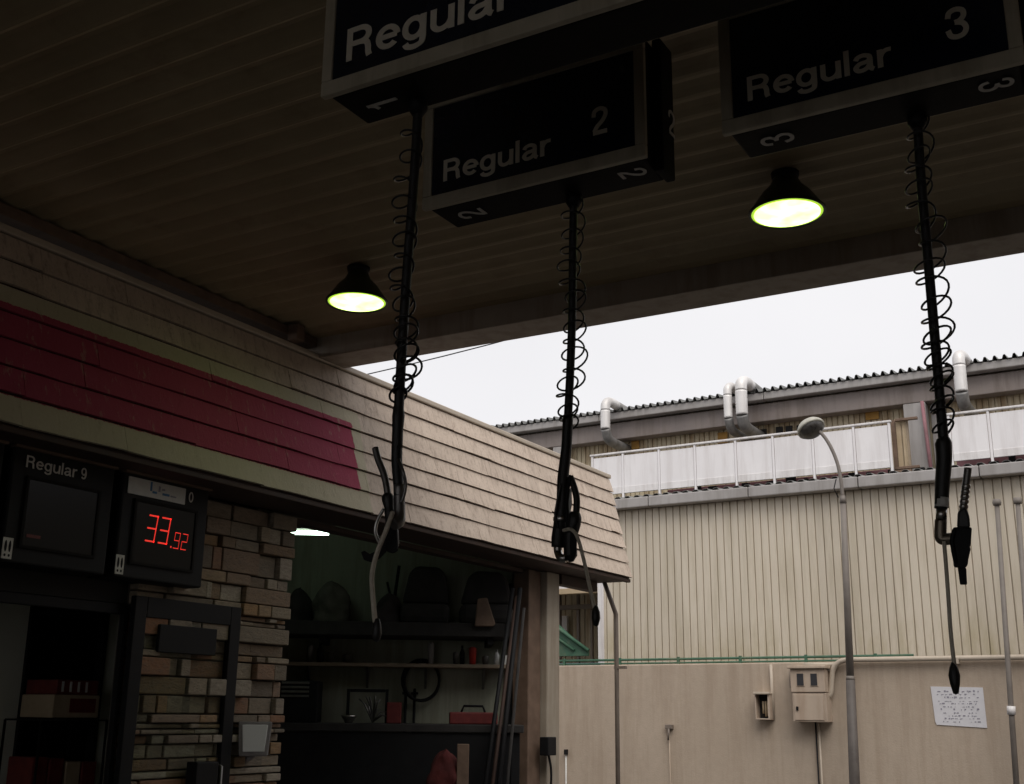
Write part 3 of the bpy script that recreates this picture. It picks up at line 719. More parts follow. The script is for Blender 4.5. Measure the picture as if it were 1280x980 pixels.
w0, w1 = gg(340, 905, BO)[0], gg(655, 905, BO)[0]
be = thing('workbench', 'dark cluttered workbench along the garage wall', 'workbench', gf((w0+w1)/2, BO/2, .03))
b = MB(); b.box((w0-.4, .01, bt-.06), (w1, BO, bt), M['darkcloth'], .006, gf); b.build('worktop', parent=be)
for aa in (w0-.3, w1-.1):
    for oo in (.06, BO-.1):
        b = MB(); b.box((aa, oo, .03), (aa+.07, oo+.07, bt-.062), M['black'], .004, gf); b.build('leg', parent=be)
b = MB(); b.box((w0-.2, .02, .35), (w1-.12, BO-.12, .4), M['black'], 0, gf); b.build('under_shelf', parent=be)
b = MB(); b.box((w0-.35, BO-.03, bt-.5), (w1-.11, BO-.02, bt-.065), M['black'], 0, gf); b.build('front_panel', parent=be)
(a0, z0), (a1, _) = gg(434, 861, .3), gg(486, 861, .3)
b = MB()
for q in ((a0, a0+.025, bt+.001, z0), (a1-.025, a1, bt+.001, z0), (a0+.026, a1-.026, z0-.025, z0)): b.box((q[0], .28, q[2]), (q[1], .31, q[3]), M['black'], .003, gf)
tag(b.build('bench_stand'), 'empty black metal frame standing on the workbench', 'frame')
b = MB(); a0, _ = gg(466, 893, .36)
for k in range(14):
    du_, dz_ = rnd.uniform(-.15, .13), rnd.uniform(.03, .2)
    b.tube([gf(a0, .36, bt+.01), gf(a0+du_*.6, .36+rnd.uniform(-.05, .05), bt+.05+dz_*.6), gf(a0+du_, .36, bt+.02+dz_)], .007, 5, M['dullmetal'])
tag(b.build('cable_tangle'), 'tangle of stiff wires inside the black frame', 'wires')
a0, z0 = gg(493, 878, .35)
b = MB(); b.box((a0-.06, .25, bt+.001), (a0+.06, .4, z0), M['redbox'], .006, gf); tag(b.build('red_tin'), 'dull red tin on the bench beside the black frame', 'tin')
a0, z0 = gg(436, 899, BO-.15)
b = MB(); b.lathe(gf(a0, BO-.15, bt+.001), [(0, 0), (.03, 0), (.035, .02), (.06, .05), (.065, .06), (.02, .063), (0, .063)], 14, M['chrome']); tag(b.build('metal_dish'), 'small shiny metal dish on the bench left of the frame', 'dish')
(a0, z0), (a1, _) = gg(340, 850, .5), gg(398, 850, .5)
cb = thing('tool_cabinet', 'dark metal cabinet with grey slats left on the bench', 'cabinet', gf((a0+a1)/2, .3, bt))
b = MB(); b.box((a0, .05, bt+.002), (a1, .5, z0), M['black'], .008, gf); b.build('body', parent=cb)
(s0, z1), (s1, z2) = gg(352, 858, .5), gg(386, 870, .5)
for k in range(4):
    b = MB(); b.box((s0, .501, z2+.035*k-.01), (s1, .51, z2+.035*k+.008), M['dullmetal'], .002, gf); b.build('slat', parent=cb)
(a0, z0), (a1, _) = gg(562, 890, .45), gg(622, 890, .45)
rb = thing('toolbox', 'dark red toolbox on the bench below the red canister', 'toolbox', gf((a0+a1)/2, .35, bt))
b = MB(); b.box((a0, .22, bt+.001), (a1, .48, z0), M['redbox'], .01, gf); b.build('body', parent=rb)
b = MB(); b.tube([gf(a0+.1, .35, z0), gf(a0+.12, .35, z0+.05), gf(a1-.12, .35, z0+.05), gf(a1-.1, .35, z0)], .01, 6, M['black']); b.build('handle', parent=rb)
a0, z0 = gg(557, 930, 1.1)
cz_ = z0-.4
b = MB(); b.box((a0-.25, .9, .03), (a0+.25, 1.3, cz_), M['darkcloth'], .01, gf); tag(b.build('crate'), 'dark crate under the crumpled red bag', 'crate')
b = MB(); lump(b, gf(a0, 1.1, cz_+.001), .17, .15, .36, M['redcloth'], 5.0); tag(b.build('red_bag'), 'crumpled red bag in front of the workbench', 'bag')
a0, z0 = gg(579, 930, 1.2)
b = MB(); b.box((a0-.045, 1.17, .03), (a0+.045, 1.23, z0), M['trim'], .005, gf); tag(b.build('timber_post'), 'short brown timber offcut standing on the garage floor', 'timber')
for k, (pa, pb, r_) in enumerate((((641, 735), (607, 978), .018), ((646, 745), (616, 978), .016), ((650, 735), (624, 978), .02), ((655, 760), (634, 978), .013))):
    (a0, z0), (a1, z1) = gg(*pa, .75), gg(*pb, .95); T_, F_ = gf(a0, .75, z0), gf(a1, .95, z1)
    dirv = (F_-T_).normalized(); foot = T_+dirv*((T_.z-.035)/-dirv.z)
    b = MB(); b.tube([T_, foot], r_, 8, [M['black'], M['soffit'], M['black'], M['darkcloth']][k])
    tag(b.build('rod'), 'long dark rod leaning in the right corner of the garage', 'rod', 'rods leaning by the garage pier')
a = onX(683, 935, WX+.12)
bx = thing('socket_box', 'black box with a cable on the pale corner post', 'box', a)
b = MB(); b.box((a.x-.035, a.y-.06, a.z-.06), (a.x+.05, a.y+.09, a.z+.09), M['black'], .008); b.build('case', parent=bx)
b = MB(); b.tube(cr([(a.x, a.y+.04, a.z-.055), (a.x+.02, a.y+.05, a.z-.2), (a.x, a.y+.07, a.z-.5), (a.x, a.y+.06, .02)]), .01, 6, M['black']); b.build('cable', parent=bx)

# ------------------------------------------------------------------ overhead fuel signs
def sign(x0, yf, no, label, w=.9, ts=1.0):
    dpt, zb, zt = .215, 3.4, 3.86
    t = thing('overhead_sign', label, 'sign', (x0+w/2, yf+.12, zb), 'overhead pump signs')
    b = MB(); b.box((x0+.02, yf+.026, zb+.004), (x0+w-.02, yf+dpt, zt+.03), M['blackhousing'], .008)
    b.box((x0+w-.019, yf+.12, zb+.0), (x0+w+.015, yf+dpt+.015, zt+.05), M['blackhousing'], .006)
    b.box((x0+.1, yf+.05, zt+.032), (x0+w-.1, yf+dpt-.03, CZ-.002), M['blackhousing']); b.build('housing', parent=t)
    f = .048; b = MB()
    for q in ((x0, x0+w, zb, zb+f), (x0, x0+w, zt-f, zt), (x0, x0+f*.8, zb+f+.001, zt-f-.001), (x0+w-f*.8, x0+w, zb+f+.001, zt-f-.001)):
        b.box((q[0], yf, q[2]), (q[1], yf+.024, q[3]), M['frame'], .004)
    b.build('frame', parent=t)
    b = MB(); b.box((x0+f*.8, yf+.008, zb+f), (x0+w-f*.8, yf+.02, zt-f), M['navy']); b.build('panel', parent=t)
    b = MB(); b.text('Regular', (x0+.088, yf+.0055, zb+.096), (1, 0, 0), (0, 0, 1), width=.445*ts, height=.086*ts, bold=.155, m=M['letter']); b.build('lettering', parent=t)
    b = MB(); b.text(no, (x0+w-.20, yf+.0055, zb+.125), (1, 0, 0), (0, 0, 1), height=.105*ts, bold=.15, m=M['letter']); b.build('number', parent=t)
    # hand painted numbers on the underside and the end
    for org, ex, ey, h_ in (((x0+.2, yf+.15, zb+.001), (0, -1, 0), (-1, 0, 0), .11), ((x0+w-.14, yf+.07, zb+.001), (0, 1, 0), (1, 0, 0), .1), ((x0+w+.0165, yf+.17, zb+.16), (0, 1, 0), (0, 0, 1), .1)):
        b = MB(); b.text(no, org, ex, ey, height=h_, bold=.12, ext=.0015, m=M['paint']); b.build('painted_number', parent=t)
    return t
sign(-2.095, 2.425, '1', 'nearest overhead sign, cut by the top edge, reading Regul', 1.75, 1.3)
sign(-2.285, 3.25, '2', 'overhead pump sign reading Regular 2')
sign(-1.112, 3.235, '3', 'overhead pump sign reading Regular 3')

# ------------------------------------------------------------------ canopy lamps
def lamp(px, py, label):
    c = onY(px, py, 4.8)
    t = thing('canopy_lamp', label, 'lamp', c, 'dome lamps under the canopy')
    rr = .165
    b = MB(); b.lathe(c, [(rr-.004, .004), (rr+.006, 0), (rr+.008, .012), (rr-.004, .025), (.11, .1), (.075, .135), (.058, .17), (.045, .2), (0, .2)], 36, M['shade']); b.build('shade', parent=t)
    b = MB(); b.lathe(c, [(rr-.006, .006), (rr-.017, .003)], 36, M['lensrim']); b.lathe(c, [(rr-.017, .003), (rr*.6, -.004), (0, -.008)], 36, M['lens']); b.build('lens', parent=t)
    b = MB(); b.tube([c+Vector((0, 0, .19)), Vector((c.x, c.y, CZ-.02))], .02, 10, M['black']); b.lathe((c.x, c.y, CZ-.03), [(0, 0), (.06, 0), (.065, .028), (0, .028)], 16, M['black']); b.build('stem', parent=t)
lamp(446, 379, 'smaller looking lit dome lamp near the shop wall')
lamp(984, 268, 'lit dome lamp hanging below the sign reading Regular 3')

# ------------------------------------------------------------------ hoses and nozzles
def hose(Y, path, sleeve, coil, label):
    P = lambda a, dy=0.0: onY(a[0], a[1], Y+dy)
    pts = cr([P(a) for a in path], 10)
    top = pts[0].copy(); top.z = 3.41
    t = thing('fuel_hose', label, 'hose', pts[-1], 'hoses hanging from the signs')
    b = MB(); b.tube([top]+pts, .0145, 12, M['rubber']); b.lathe(top, [(0, 0), (.03, 0), (.03, -.03), (.018, -.05), (0, -.05)], 14, M['black']); b.build('hose', parent=t)
    # widening sleeve
    sp = cr([P(a[:2]) for a in sleeve], 6); rad = []
    for i in range(len(sp)):
        f = i/6; k = min(int(f), len(sleeve)-2); u = f-k; rad.append((sleeve[k][2]*(1-u)+sleeve[k+1][2]*u)*.5*3.7/FPX*(Y/2.9)**.5)
    b = MB(); b.tube(sp, .02, 12, M['rubber'], rad=rad); b.build('sleeve', parent=t)
    # coiled cable round the hose
    cp = []; n = 0
    for (px, py, rx, turns), (qx, qy, rx2, _) in zip(coil, coil[1:]):
        k = int(turns*20)
        for i in range(k):
            u = i/k; ang = 2*math.pi*(n+turns*u)
            c = onY(px+(qx-px)*u, py+(qy-py)*u, Y); r_ = (rx+(rx2-rx)*u)*3.7/FPX*(Y/2.9)**.5
            sd_ = ang/6.28+Y*7+path[0][0]*.13; wob = 1+.35*noise.noise(Vector((sd_*.9, 3, 0)))
            c = c+Vector((.02*noise.noise(Vector((sd_*.6, 0, 9))), 0, .016*noise.noise(Vector((sd_*.8, 7, 0)))))
            cp.append(c+Vector((r_*wob*math.cos(ang)*.95+.004*math.sin(ang*.21), r_*math.sin(ang), .012*math.sin(ang*.5+1)+.016*math.cos(ang+.4))))
        n += turns
    b = MB(); b.tube(cp, .0035, 6, M['coil']); b.build('coiled_cable', parent=t)
    return t, P
def pxr(w, Y): return w*.5*3.75/FPX*(Y/2.9)**.5

# -- hose 1
Y = 2.6
t, P = hose(Y, [(522, 145), (519, 200), (514, 270), (508, 350), (503, 430), (499, 500), (497, 560)],
    [(498, 508, 12), (498, 520, 15), (497, 540, 13), (496, 575, 13), (498, 606, 12), (499, 620, 13)],
    [(515, 150, 14, 4), (506, 262, 15, 4), (502, 350, 13, 4), (509, 420, 14, 4), (509, 468, 13, 4), (497, 497, 9, 0)],
    'fuel hose under the nearest sign with curved steel spout, hanging before the eaves')
b = MB(); b.tube(cr([P((499, 606)), P((499.5, 640)), P((499, 652), -.01), P((492, 656), -.03)]), pxr(13, Y), 12, M['dullmetal']); b.build('swivel', parent=t)
nz = MB(); nz.tube(cr([P((484, 617)), P((487, 640)), P((490, 665)), P((491, 688))]), 0, 12, M['rubber'], rad=[pxr(w, Y) for w in [9, 13, 14, 14, 13, 12, 11, 11, 12, 12, 12, 12, 13, 14, 14, 14, 15, 15, 15, 15, 15, 15, 14, 12, 8]])
nz.poly([(478, 660), (496, 652), (498, 688), (492, 692), (484, 690)], lambda a, c, d: P((a, c), d), -.02, .02, M['black'], .004)
nz = nz.build('nozzle', parent=t)
b = MB(); b.tube(cr([P((469, 560)), P((473, 575)), P((479, 590)), P((483, 606)), P((485, 620))]), pxr(8, Y), 12, M['dullmetal']); b.build('spout', parent=nz)
b = MB(); b.poly([(482, 668), (474, 688), (462, 694), (456, 688), (451, 690), (455, 700), (464, 703), (474, 699), (483, 690), (487, 676)], lambda a, c, d: P((a, c), d), -.012, .012, M['black'], .003); b.build('lever', parent=nz)
b = MB(); b.tube(cr([P((480, 636)), P((472, 650)), P((469, 664)), P((473, 676)), P((478, 684))]), .005, 8, M['chrome']); b.build('guard', parent=nz)
b = MB(); b.tube(cr([P((498, 574), -.02), P((504, 590), -.03), P((507, 606), -.02), P((504, 622), -.02), P((501, 628), -.02)]), .005, 8, M['dullmetal']); b.build('clip_wire', parent=t)
cd = MB(); cd.tube(cr([P((491, 640), -.03), P((483, 662), -.05), P((471, 692), -.05), P((465, 718), -.05), P((466, 745), -.05), P((469, 778), -.05)]), pxr(5.5, Y), 8, M['cord']); cd = cd.build('pull_cord', parent=t)
b = MB(); c = P((470.5, 803), -.05); b.lathe(c, [(0, 0), (.008, .004), (.013, .022), (.011, .045), (.006, .062), (0, .064)], 12, M['rubber']); b.build('weight', parent=cd)
# -- hose 2
Y = 3.42
t, P = hose(Y, [(717, 255), (716, 320), (715, 400), (713, 460), (710, 520), (707, 565)],
    [(710, 520, 13), (708, 560, 13), (704, 596, 14), (703, 630, 15), (700, 655, 16), (698, 672, 17), (697, 684, 15)],
    [(716, 258, 15, 4), (713, 340, 15, 3.5), (720, 405, 14, 3), (715, 460, 16, 3.5), (709, 518, 13, 1.5), (711, 528, 10, 0)],
    'middle fuel hose with its nozzle folded up, hanging by the garage corner post')
b = MB(); b.tube(cr([P((697, 684)), P((698, 691)), P((701, 697), -.02), P((708, 698), -.02)]), pxr(10, Y), 12, M['chrome']); b.lathe(P((701, 649), 0), [(.024, -.008), (.026, -.006), (.026, .006), (.024, .008)], 14, M['chrome']); b.build('swivel', parent=t)
nz = MB(); nz.tube(cr([P((719, 640)), P((717, 655)), P((713, 670)), P((713, 690)), P((714, 702))]), 0, 12, M['rubber'], rad=[pxr(w, Y)for w in ([11, 13, 15, 16]+[17]*10+[16]*14+[14, 12, 10, 8, 6])[:33]])
nz.poly([(709, 664), (722, 652), (721, 690), (716, 703), (709, 700)], lambda a, c, d: P((a, c), d), -.02, .02, M['black'], .005)
nz = nz.build('nozzle', parent=t)
b = MB(); b.tube(cr([P((713, 596)), P((718, 610)), P((721, 625)), P((720, 645))]), pxr(8, Y), 12, M['rubber']); b.build('spout', parent=nz)
b = MB(); b.tube(cr([P((714, 594), -.01), P((710, 610), -.01), P((708, 632), -.01), P((710, 655), -.01), P((713, 662), -.01)]), .007, 8, M['black']); b.build('guard', parent=nz)
b = MB(); b.poly([(711.5, 612), (714.5, 608), (715, 630), (712, 648), (709.5, 646)], lambda a, c, d: P((a, c), d), -.006, .006, M['label_white'], .002); b.build('lever', parent=nz)
b = MB(); b.tube(cr([P((701, 604), -.03), P((696, 630), -.03), P((694, 645), -.03), P((698, 660), -.03)]), .004, 6, M['coil']); b.build('clip_wire', parent=t)
cd = MB(); cd.tube(cr([P((704, 663), -.03), P((714, 662), -.04), P((722, 672), -.04), P((729, 697), -.04), P((736, 728), -.04), P((743, 760), -.04)]), pxr(4.5, Y), 8, M['cord']); cd = cd.build('pull_cord', parent=t)
b = MB(); c = P((745, 783), -.04); b.lathe(c, [(0, 0), (.008, .003), (.014, .025), (.013, .045), (.006, .065), (0, .067)], 12, M['rubber']); b.build('weight', parent=cd)
# -- hose 3
t, P = hose(Y, [(1147, 155), (1151, 220), (1158, 300), (1164, 370), (1171, 450), (1176, 510), (1180, 560)],
    [(1177, 548, 12), (1179, 554, 17), (1180, 575, 16), (1178, 605, 15), (1177, 625, 14), (1176, 636, 13)],
    [(1146, 158, 15, 4), (1150, 240, 14, 3), (1164, 315, 16, 4), (1172, 410, 17, 3), (1173, 450, 13, 5), (1180, 520, 12, 1.5), (1180, 548, 9, 0)],
    'right hand fuel hose with upright nozzle, hanging before the cream factory wall')
b = MB(); b.tube([P((1177.5, 622)), P((1177, 634))], pxr(14, Y), 12, M['label_white']); b.build('hose_label', parent=t)
b = MB(); b.tube([P((1177, 636)), P((1176.5, 650))], pxr(11, Y), 12, M['chrome']); b.tube(cr([P((1176, 650)), P((1175.5, 668)), P((1177, 673)), P((1182, 674)), P((1193, 673))]), pxr(12, Y), 12, M['brass']); b.build('swivel', parent=t)
nz = MB()
nz.poly([(1197, 640), (1203, 634), (1209, 637), (1212, 646), (1213, 660), (1196, 660)], lambda a, c, d: P((a, c), d), -.022, .022, M['rubber'], .006)
nz.poly([(1191, 659), (1215, 659), (1213.5, 682), (1211, 686), (1210, 706), (1206, 711), (1192, 709), (1190.5, 686), (1189, 682)], lambda a, c, d: P((a, c), d), -.028, .028, M['black'], .005)
nz.poly([(1197, 709), (1208, 710), (1209, 731), (1200, 731)], lambda a, c, d: P((a, c), d), -.012, .012, M['black'], .003)
nz = nz.build('nozzle', parent=t)
b = MB(); b.tube(cr([P((1204, 638)), P((1206, 618)), P((1208, 602)), P((1210, 585))]), pxr(7.5, Y), 12, M['dullmetal'])
for k in range(5): q = P((1204.6+k*.75, 633-k*6.2)); b.lathe(q, [(pxr(8, Y), -.005), (pxr(9, Y), -.003), (pxr(9, Y), .003), (pxr(8, Y), .005)], 12, M['chrome'])
b.build('spout', parent=nz)
b = MB(); b.tube(cr([P((1193, 662), -.03), P((1190, 676), -.03), P((1193, 694), -.03), P((1197, 708), -.02)]), .006, 8, M['black']); b.build('guard', parent=nz)
cd = MB(); cd.tube(cr([P((1180, 677), -.02), P((1182, 700), -.03), P((1185, 740), -.03), P((1188, 785), -.03), P((1191, 815), -.03), P((1194, 838), -.03)]), pxr(4, Y), 8, M['cord']); cd = cd.build('pull_cord', parent=t)
b = MB(); c = P((1195, 868), -.03); b.lathe(c, [(0, 0), (.007, .002), (.013, .028), (.0155, .05), (.011, .07), (.005, .085), (0, .086)], 14, M['rubber']); b.build('weight', parent=cd)

# ------------------------------------------------------------------ factory
fac = thing('factory_building', 'long cream ribbed factory behind the wall with white balcony panels', 'building', fw(-4, 14, 0))
D0 = 13.0
RL = onW(751, 800, D0)[0]           # right side of the recessed entrance
def ribs(u0, u1, pitch, gap=.014, dep=.028):
    p = []; u = u0
    while u < u1:
        w = pitch
        p += [(u, 0), (u+w-gap*1.5, 0), (u+w-gap*1.2, dep), (u+w-gap*.3, dep)]
        u += w
    p.append((u1, 0)); return p
GZ = onW(1000, 619, D0)[1]          # underside of the long gutter
sh_ = lambda d: (lambda a, p, q: fw(p, d+q, a))
MB().sheet(ribs(RL, 14, .092, .009, .022), sh_(D0), 0, GZ, .003, M['cladding']).build('cladding', parent=fac)
MB().sheet(ribs(-26, RL-2.1, .092, .009, .022), sh_(D0), 0, GZ, .003, M['cladding']).build('cladding', parent=fac)
b = MB(); b.box((RL-.03, D0-.02, 0), (RL+.05, D0+.04, GZ-.01), M['panelpost'], .006, fw); b.build('corner_trim', parent=fac)
# recessed entrance
RZ = onW(720, 742, D0)[1]
MB().sheet(ribs(RL-2.1, RL-.01, .1, .01), sh_(D0+1.3), 0, 3.6, .003, M['cladding_old']).build('recess_wall', parent=fac)
b = MB(); b.box((RL-.05, D0+.045, 0), (RL-.01, D0+1.29, 3.6), M['cladding'], 0, fw); b.box((RL-2.14, D0+.02, 0), (RL-2.1, D0+1.29, 3.6), M['cladding'], 0, fw); b.build('recess_side', parent=fac)
b = MB(); b.box((RL-2.098, D0, RZ), (RL-.032, D0+.1, RZ+.07), M['palewood'], .006, fw); b.box((RL-2.098, D0+.01, RZ+.072), (RL-.032, D0+.1, GZ-.01), M['panelpost'], 0, fw); b.build('recess_lintel', parent=fac)
b = MB()
for px, w in ((698, .05), (722, .035), (739, .03)):
    u = onW(px, 780, D0+.7)[0]; b.box((u-w/2, D0+.7, 0), (u+w/2, D0+.75, 3.4), M['darkpipe'], .004, fw)
u0, u1 = onW(690, 762, D0+.7)[0], onW(750, 762, D0+.7)[0]; zz = onW(720, 762, D0+.7)[1]
b.box((u0, D0+.64, zz), (min(u1, RL-.06), D0+.7, zz+.06), M['darkpipe'], .004, fw); b.build('recess_frame', parent=fac)
u0, z0 = onW(703, 770, D0+1.25); u1, z1 = onW(710, 800, D0+1.25)
b = MB(); b.box((u0, D0+1.22, z1), (u1, D0+1.27, z0), M['panel'], .004, fw); b.build('recess_window', parent=fac)
# gutter and lean-to roof edge
b = MB(); u0 = onW(766, 640, D0)[0]
for k in range(12):
    ua = u0-2+k*1.28; b.box((ua+.004, D0-.16, GZ-.0), (ua+1.276, D0-.02, GZ+.125), M['gutter'], .012, fw)
b.build('gutter', parent=fac)
prof = []
u = -9.0
while u < 14: prof += [(u, 0), (u+.03, .028), (u+.07, .028), (u+.1, 0)]; u += .13
def lean(a, p, q): return fw(p, D0-.1+a, GZ+.13+q+a*.1)
MB().sheet(prof, lean, 0, 1.75, .004, M['roofsheet']).build('lean_to_roof', parent=fac)
# upper wall, eaves, roof
D1 = 14.42; DE = 14.1
EZ = onW(1000, 494, DE)[1]; EB = onW(1000, 521, DE+.1)[1]
MB().sheet(ribs(-26, 14, .07, .009, .02), sh_(D1), 3.9, EZ+.1, .003, M['cladding_old']).build('upper_cladding', parent=fac)
b = MB(); b.box((-26, DE+.1, EB), (14, D1-.02, EZ-.02), M['fascia_grey'], .01, fw); b.build('eaves_box', parent=fac)
b = MB()
for k in range(16): ua = -24+k*2.4; b.box((ua, DE-.03, EZ-.0), (ua+2.394, DE+.12, EZ+.10), M['gutter'], .012, fw)
b.build('eaves_gutter', parent=fac)
prof = []; u = -26.0
while u < 14: prof += [(u, 0), (u+.03, .0), (u+.046, .045), (u+.066, .05), (u+.088, .0)]; u += .108
MB().sheet(prof, lambda a, p, q: fw(p, DE-.06+a, EZ+.10+q+a*.12), 0, 7.0, .004, M['roofsheet']).build('roof', parent=fac)
b = MB(); b.box((-26, 20.8, 0), (14, 21, EZ+.5), M['cladding'], 0, fw); b.build('rear_wall', parent=fac)
# balcony panels
DB = 13.55
posts = [740, 778, 823, 868, 919, 966, 1016, 1068, 1113]
zt = lambda px: onW(px, 570.6-(px-740)*.1139, DB)[1]
zb_ = onW(930, 606, DB)[1]
ZT = sum(zt(p) for p in (800, 1000))/2
ZP = onW(930, 602, DB)[1]
us_ = [onW(p, 560, DB)[0] for p in posts]
ROOFZ = GZ+.13+.055+.06
def panels(us_, first):
    for a, c in zip(us_, us_[1:]):
        b = MB(); b.box((a+.018, DB, ZP), (c-.018, DB+.02, ZT-.03), M['panel'], .004, fw)
        b.box((a+.018, DB-.004, ZP), (c-.018, DB+.026, ZP+.09), M['panelpost'], .004, fw); b.build('balcony_panel', parent=fac)
    for a in us_:
        b = MB(); b.box((a-.014, DB-.006, ROOFZ), (a+.014, DB+.04, ZT-.001), M['panel'], .005, fw); b.build('balcony_post', parent=fac)
    b = MB(); b.box((us_[0]-.03, DB-.015, ZT), (us_[-1]+.03, DB+.035, ZT+.025), M['panelpost'], .006, fw); b.build('balcony_rail', parent=fac)
panels(us_, 0)
u2 = [onW(p, 540, DB)[0] for p in (1187, 1237, 1290, 1345, 1400)]
panels(u2, 1)
b = MB(); b.box((us_[2], DB+.25, ROOFZ), (us_[-1], DB+.35, ROOFZ+.13), M['pinkstuff'], .01, fw); b.box((u2[0], DB+.25, ROOFZ), (u2[-1], DB+.35, ROOFZ+.15), M['pinkstuff'], .01, fw)
for k in range(26):
    u = us_[2]+.2+k*.2+rnd.uniform(-.05, .05)
    b.box((u, DB+.17, ROOFZ), (u+rnd.uniform(.05, .13), DB+.24, ROOFZ+rnd.uniform(.06, .16)), M['black'], .01, fw)
b.build('balcony_kerb', parent=fac)
# white columns and standing poles between the balconies
for pa, pb, w in ((1132, 1160, 0), (694, 706, 1)):
    ua, ub = onW(pa, 530, D1-.15)[0], onW(pb, 530, D1-.15)[0]
    b = MB(); b.box((ua, D1-.22, 3.9), (ub, D1-.06, EB-.003), M['gutter'], .01, fw); b.build('column', parent=fac)
ua = onW(1161, 530, D1-.25)[0]
b = MB(); b.tube([fw(ua, D1-.28, 4.1), fw(ua-.05, D1-.28, EB-.01)], .022, 8, M['pinkstuff']); b.build('drain_pipe', parent=fac)
b = MB(); ua = onW(1166, 530, D1)[0]; b.box((ua, D1-.06, 3.9), (ua+.14, D1-.03, EB-.003), M['gutter'], .004, fw); b.build('downpipe', parent=fac)
st = thing('timber_stack', 'old timbers standing at the end of the white balcony', 'timber', fw(onW(1128, 590, 13.75)[0], 13.75, ROOFZ))
b = MB()
for px, w, m in ((1120, .06, 'trim'), (1126, .09, 'palewood'), (1132, .07, 'carton'), (1135, .05, 'wood')):
    u = onW(px, 560, 13.75)[0]; top = onW(px, 523+rnd.uniform(0, 3), 13.75)[1]
    b.box((u-w/2, 13.72, ROOFZ+.02), (u+w/2, 13.76, top), M[m], .005, fw)
b.build('uprights', parent=st)
b = MB()
for py, pa, pb in ((527, 1119, 1147), (588, 1113, 1150), (592, 1112, 1140)):
    ua, z0 = onW(pa, py, 13.68); ub, _ = onW(pb, py, 13.68); b.box((ua, 13.66, z0), (ub, 13.71, z0+.03), M['trim'], .004, fw)
b.build('rails', parent=st)
# vents and rusted plates on the upper wall
for px, py in ((954, 541), (974, 538), (986, 537), (1000, 536)):
    u, z0 = onW(px, py, D1-.03); b = MB(); b.box((u-.045, D1-.035, z0-.05), (u+.045, D1-.012, z0+.05), M['dark'], .004, fw); b.build('vent', parent=fac)
for px, py, w, h in ((1090, 518, .17, .13), (903, 547, .14, .15), (794, 556, .12, .12)):
    u, z0 = onW(px, py, D1-.03); b = MB(); b.box((u-w/2, D1-.03, z0-h/2), (u+w/2, D1-.012, z0+h/2), M['rust'], .006, fw); b.build('rusted_plate', parent=fac)
# ducts
def duct(pxa, pya, pyb, wpx, bend, label):
    d = DE-.35
    u, zb2 = onW(pxa, pyb, d); _, zt2 = onW(pxa, pya, d); r = wpx*.5*14.6/FPX
    zt2 -= r
    b = MB(); n = 0
    path = [fw(u, D1+.05, zb2-.05), fw(u, d+.3, zb2-.05), fw(u, d+.08, zb2-.02), fw(u, d, zb2+.1)]
    b.tube(cr(path, 5), r*1.02, 18, M['duct_dark'])
    pts = []; k = 14
    for i in range(k+1): pts.append(fw(u, d, zb2+.1+(zt2-.12-zb2-.1)*i/k))
    b.tube(pts, r, 18, M['duct'], rad=[r*(1.03 if i % 2 else 1.0) for i in range(k+1)])
    b.tube(cr([fw(u, d, zt2-.12), fw(u, d+.02, zt2-.02), fw(u+.01, d+.12, zt2+.03), fw(u+.02, d+.3, zt2+.02)], 5), r*1.01, 18, M['duct'])
    b.tube([fw(u+.02, d+.3, zt2+.02), fw(u+.02, d+1.3, zt2-.02)], r*.99, 18, M['duct_dark'])
    b.build('duct', parent=fac)
duct(757, 497, 545, 13, 0, ''); duct(911, 478, 532, 11, 0, ''); duct(928, 470, 528, 15, 0, ''); duct(1203, 437, 500, 14, 0, '')

# ------------------------------------------------------------------ boundary wall and what hangs on it
DW = 12.6
WT = onW(990, 828, DW)[1]
b = MB(); b.box((-22, DW, 0), (14, DW+.16, WT), M['wall'], .012, fw)
tag(b.build('boundary_wall'), 'low beige rendered wall in front of the cream factory', 'wall')
rl = thing('wall_railing', 'faded green rail along the top of the beige wall', 'railing', fw(-6, DW+.1, WT))
ua, ub = onW(640, 820, DW+.1)[0], onW(1142, 820, DW+.1)[0]
b = MB(); b.tube([fw(ua, DW+.1, WT+.06), fw(ub, DW+.1, WT+.06)], .014, 8, M['green']); b.tube([fw(ua, DW+.1, WT+.018), fw(ub, DW+.1, WT+.018)], .01, 8, M['green']); b.build('rail', parent=rl)
k = 0
while ua+k*.75 < ub: b = MB(); b.box((ua+k*.75-.015, DW+.085, WT+.001), (ua+k*.75+.015, DW+.115, WT+.085), M['green'], .003, fw); b.build('upright', parent=rl); k += 1
b = MB(); b.box((ub+.02, DW+.05, WT+.002), (14, DW+.12, WT+.05), M['darkpipe'], .006, fw); tag(b.build('dark_coping'), 'dark strip on the wall top right of the green rail', 'coping')
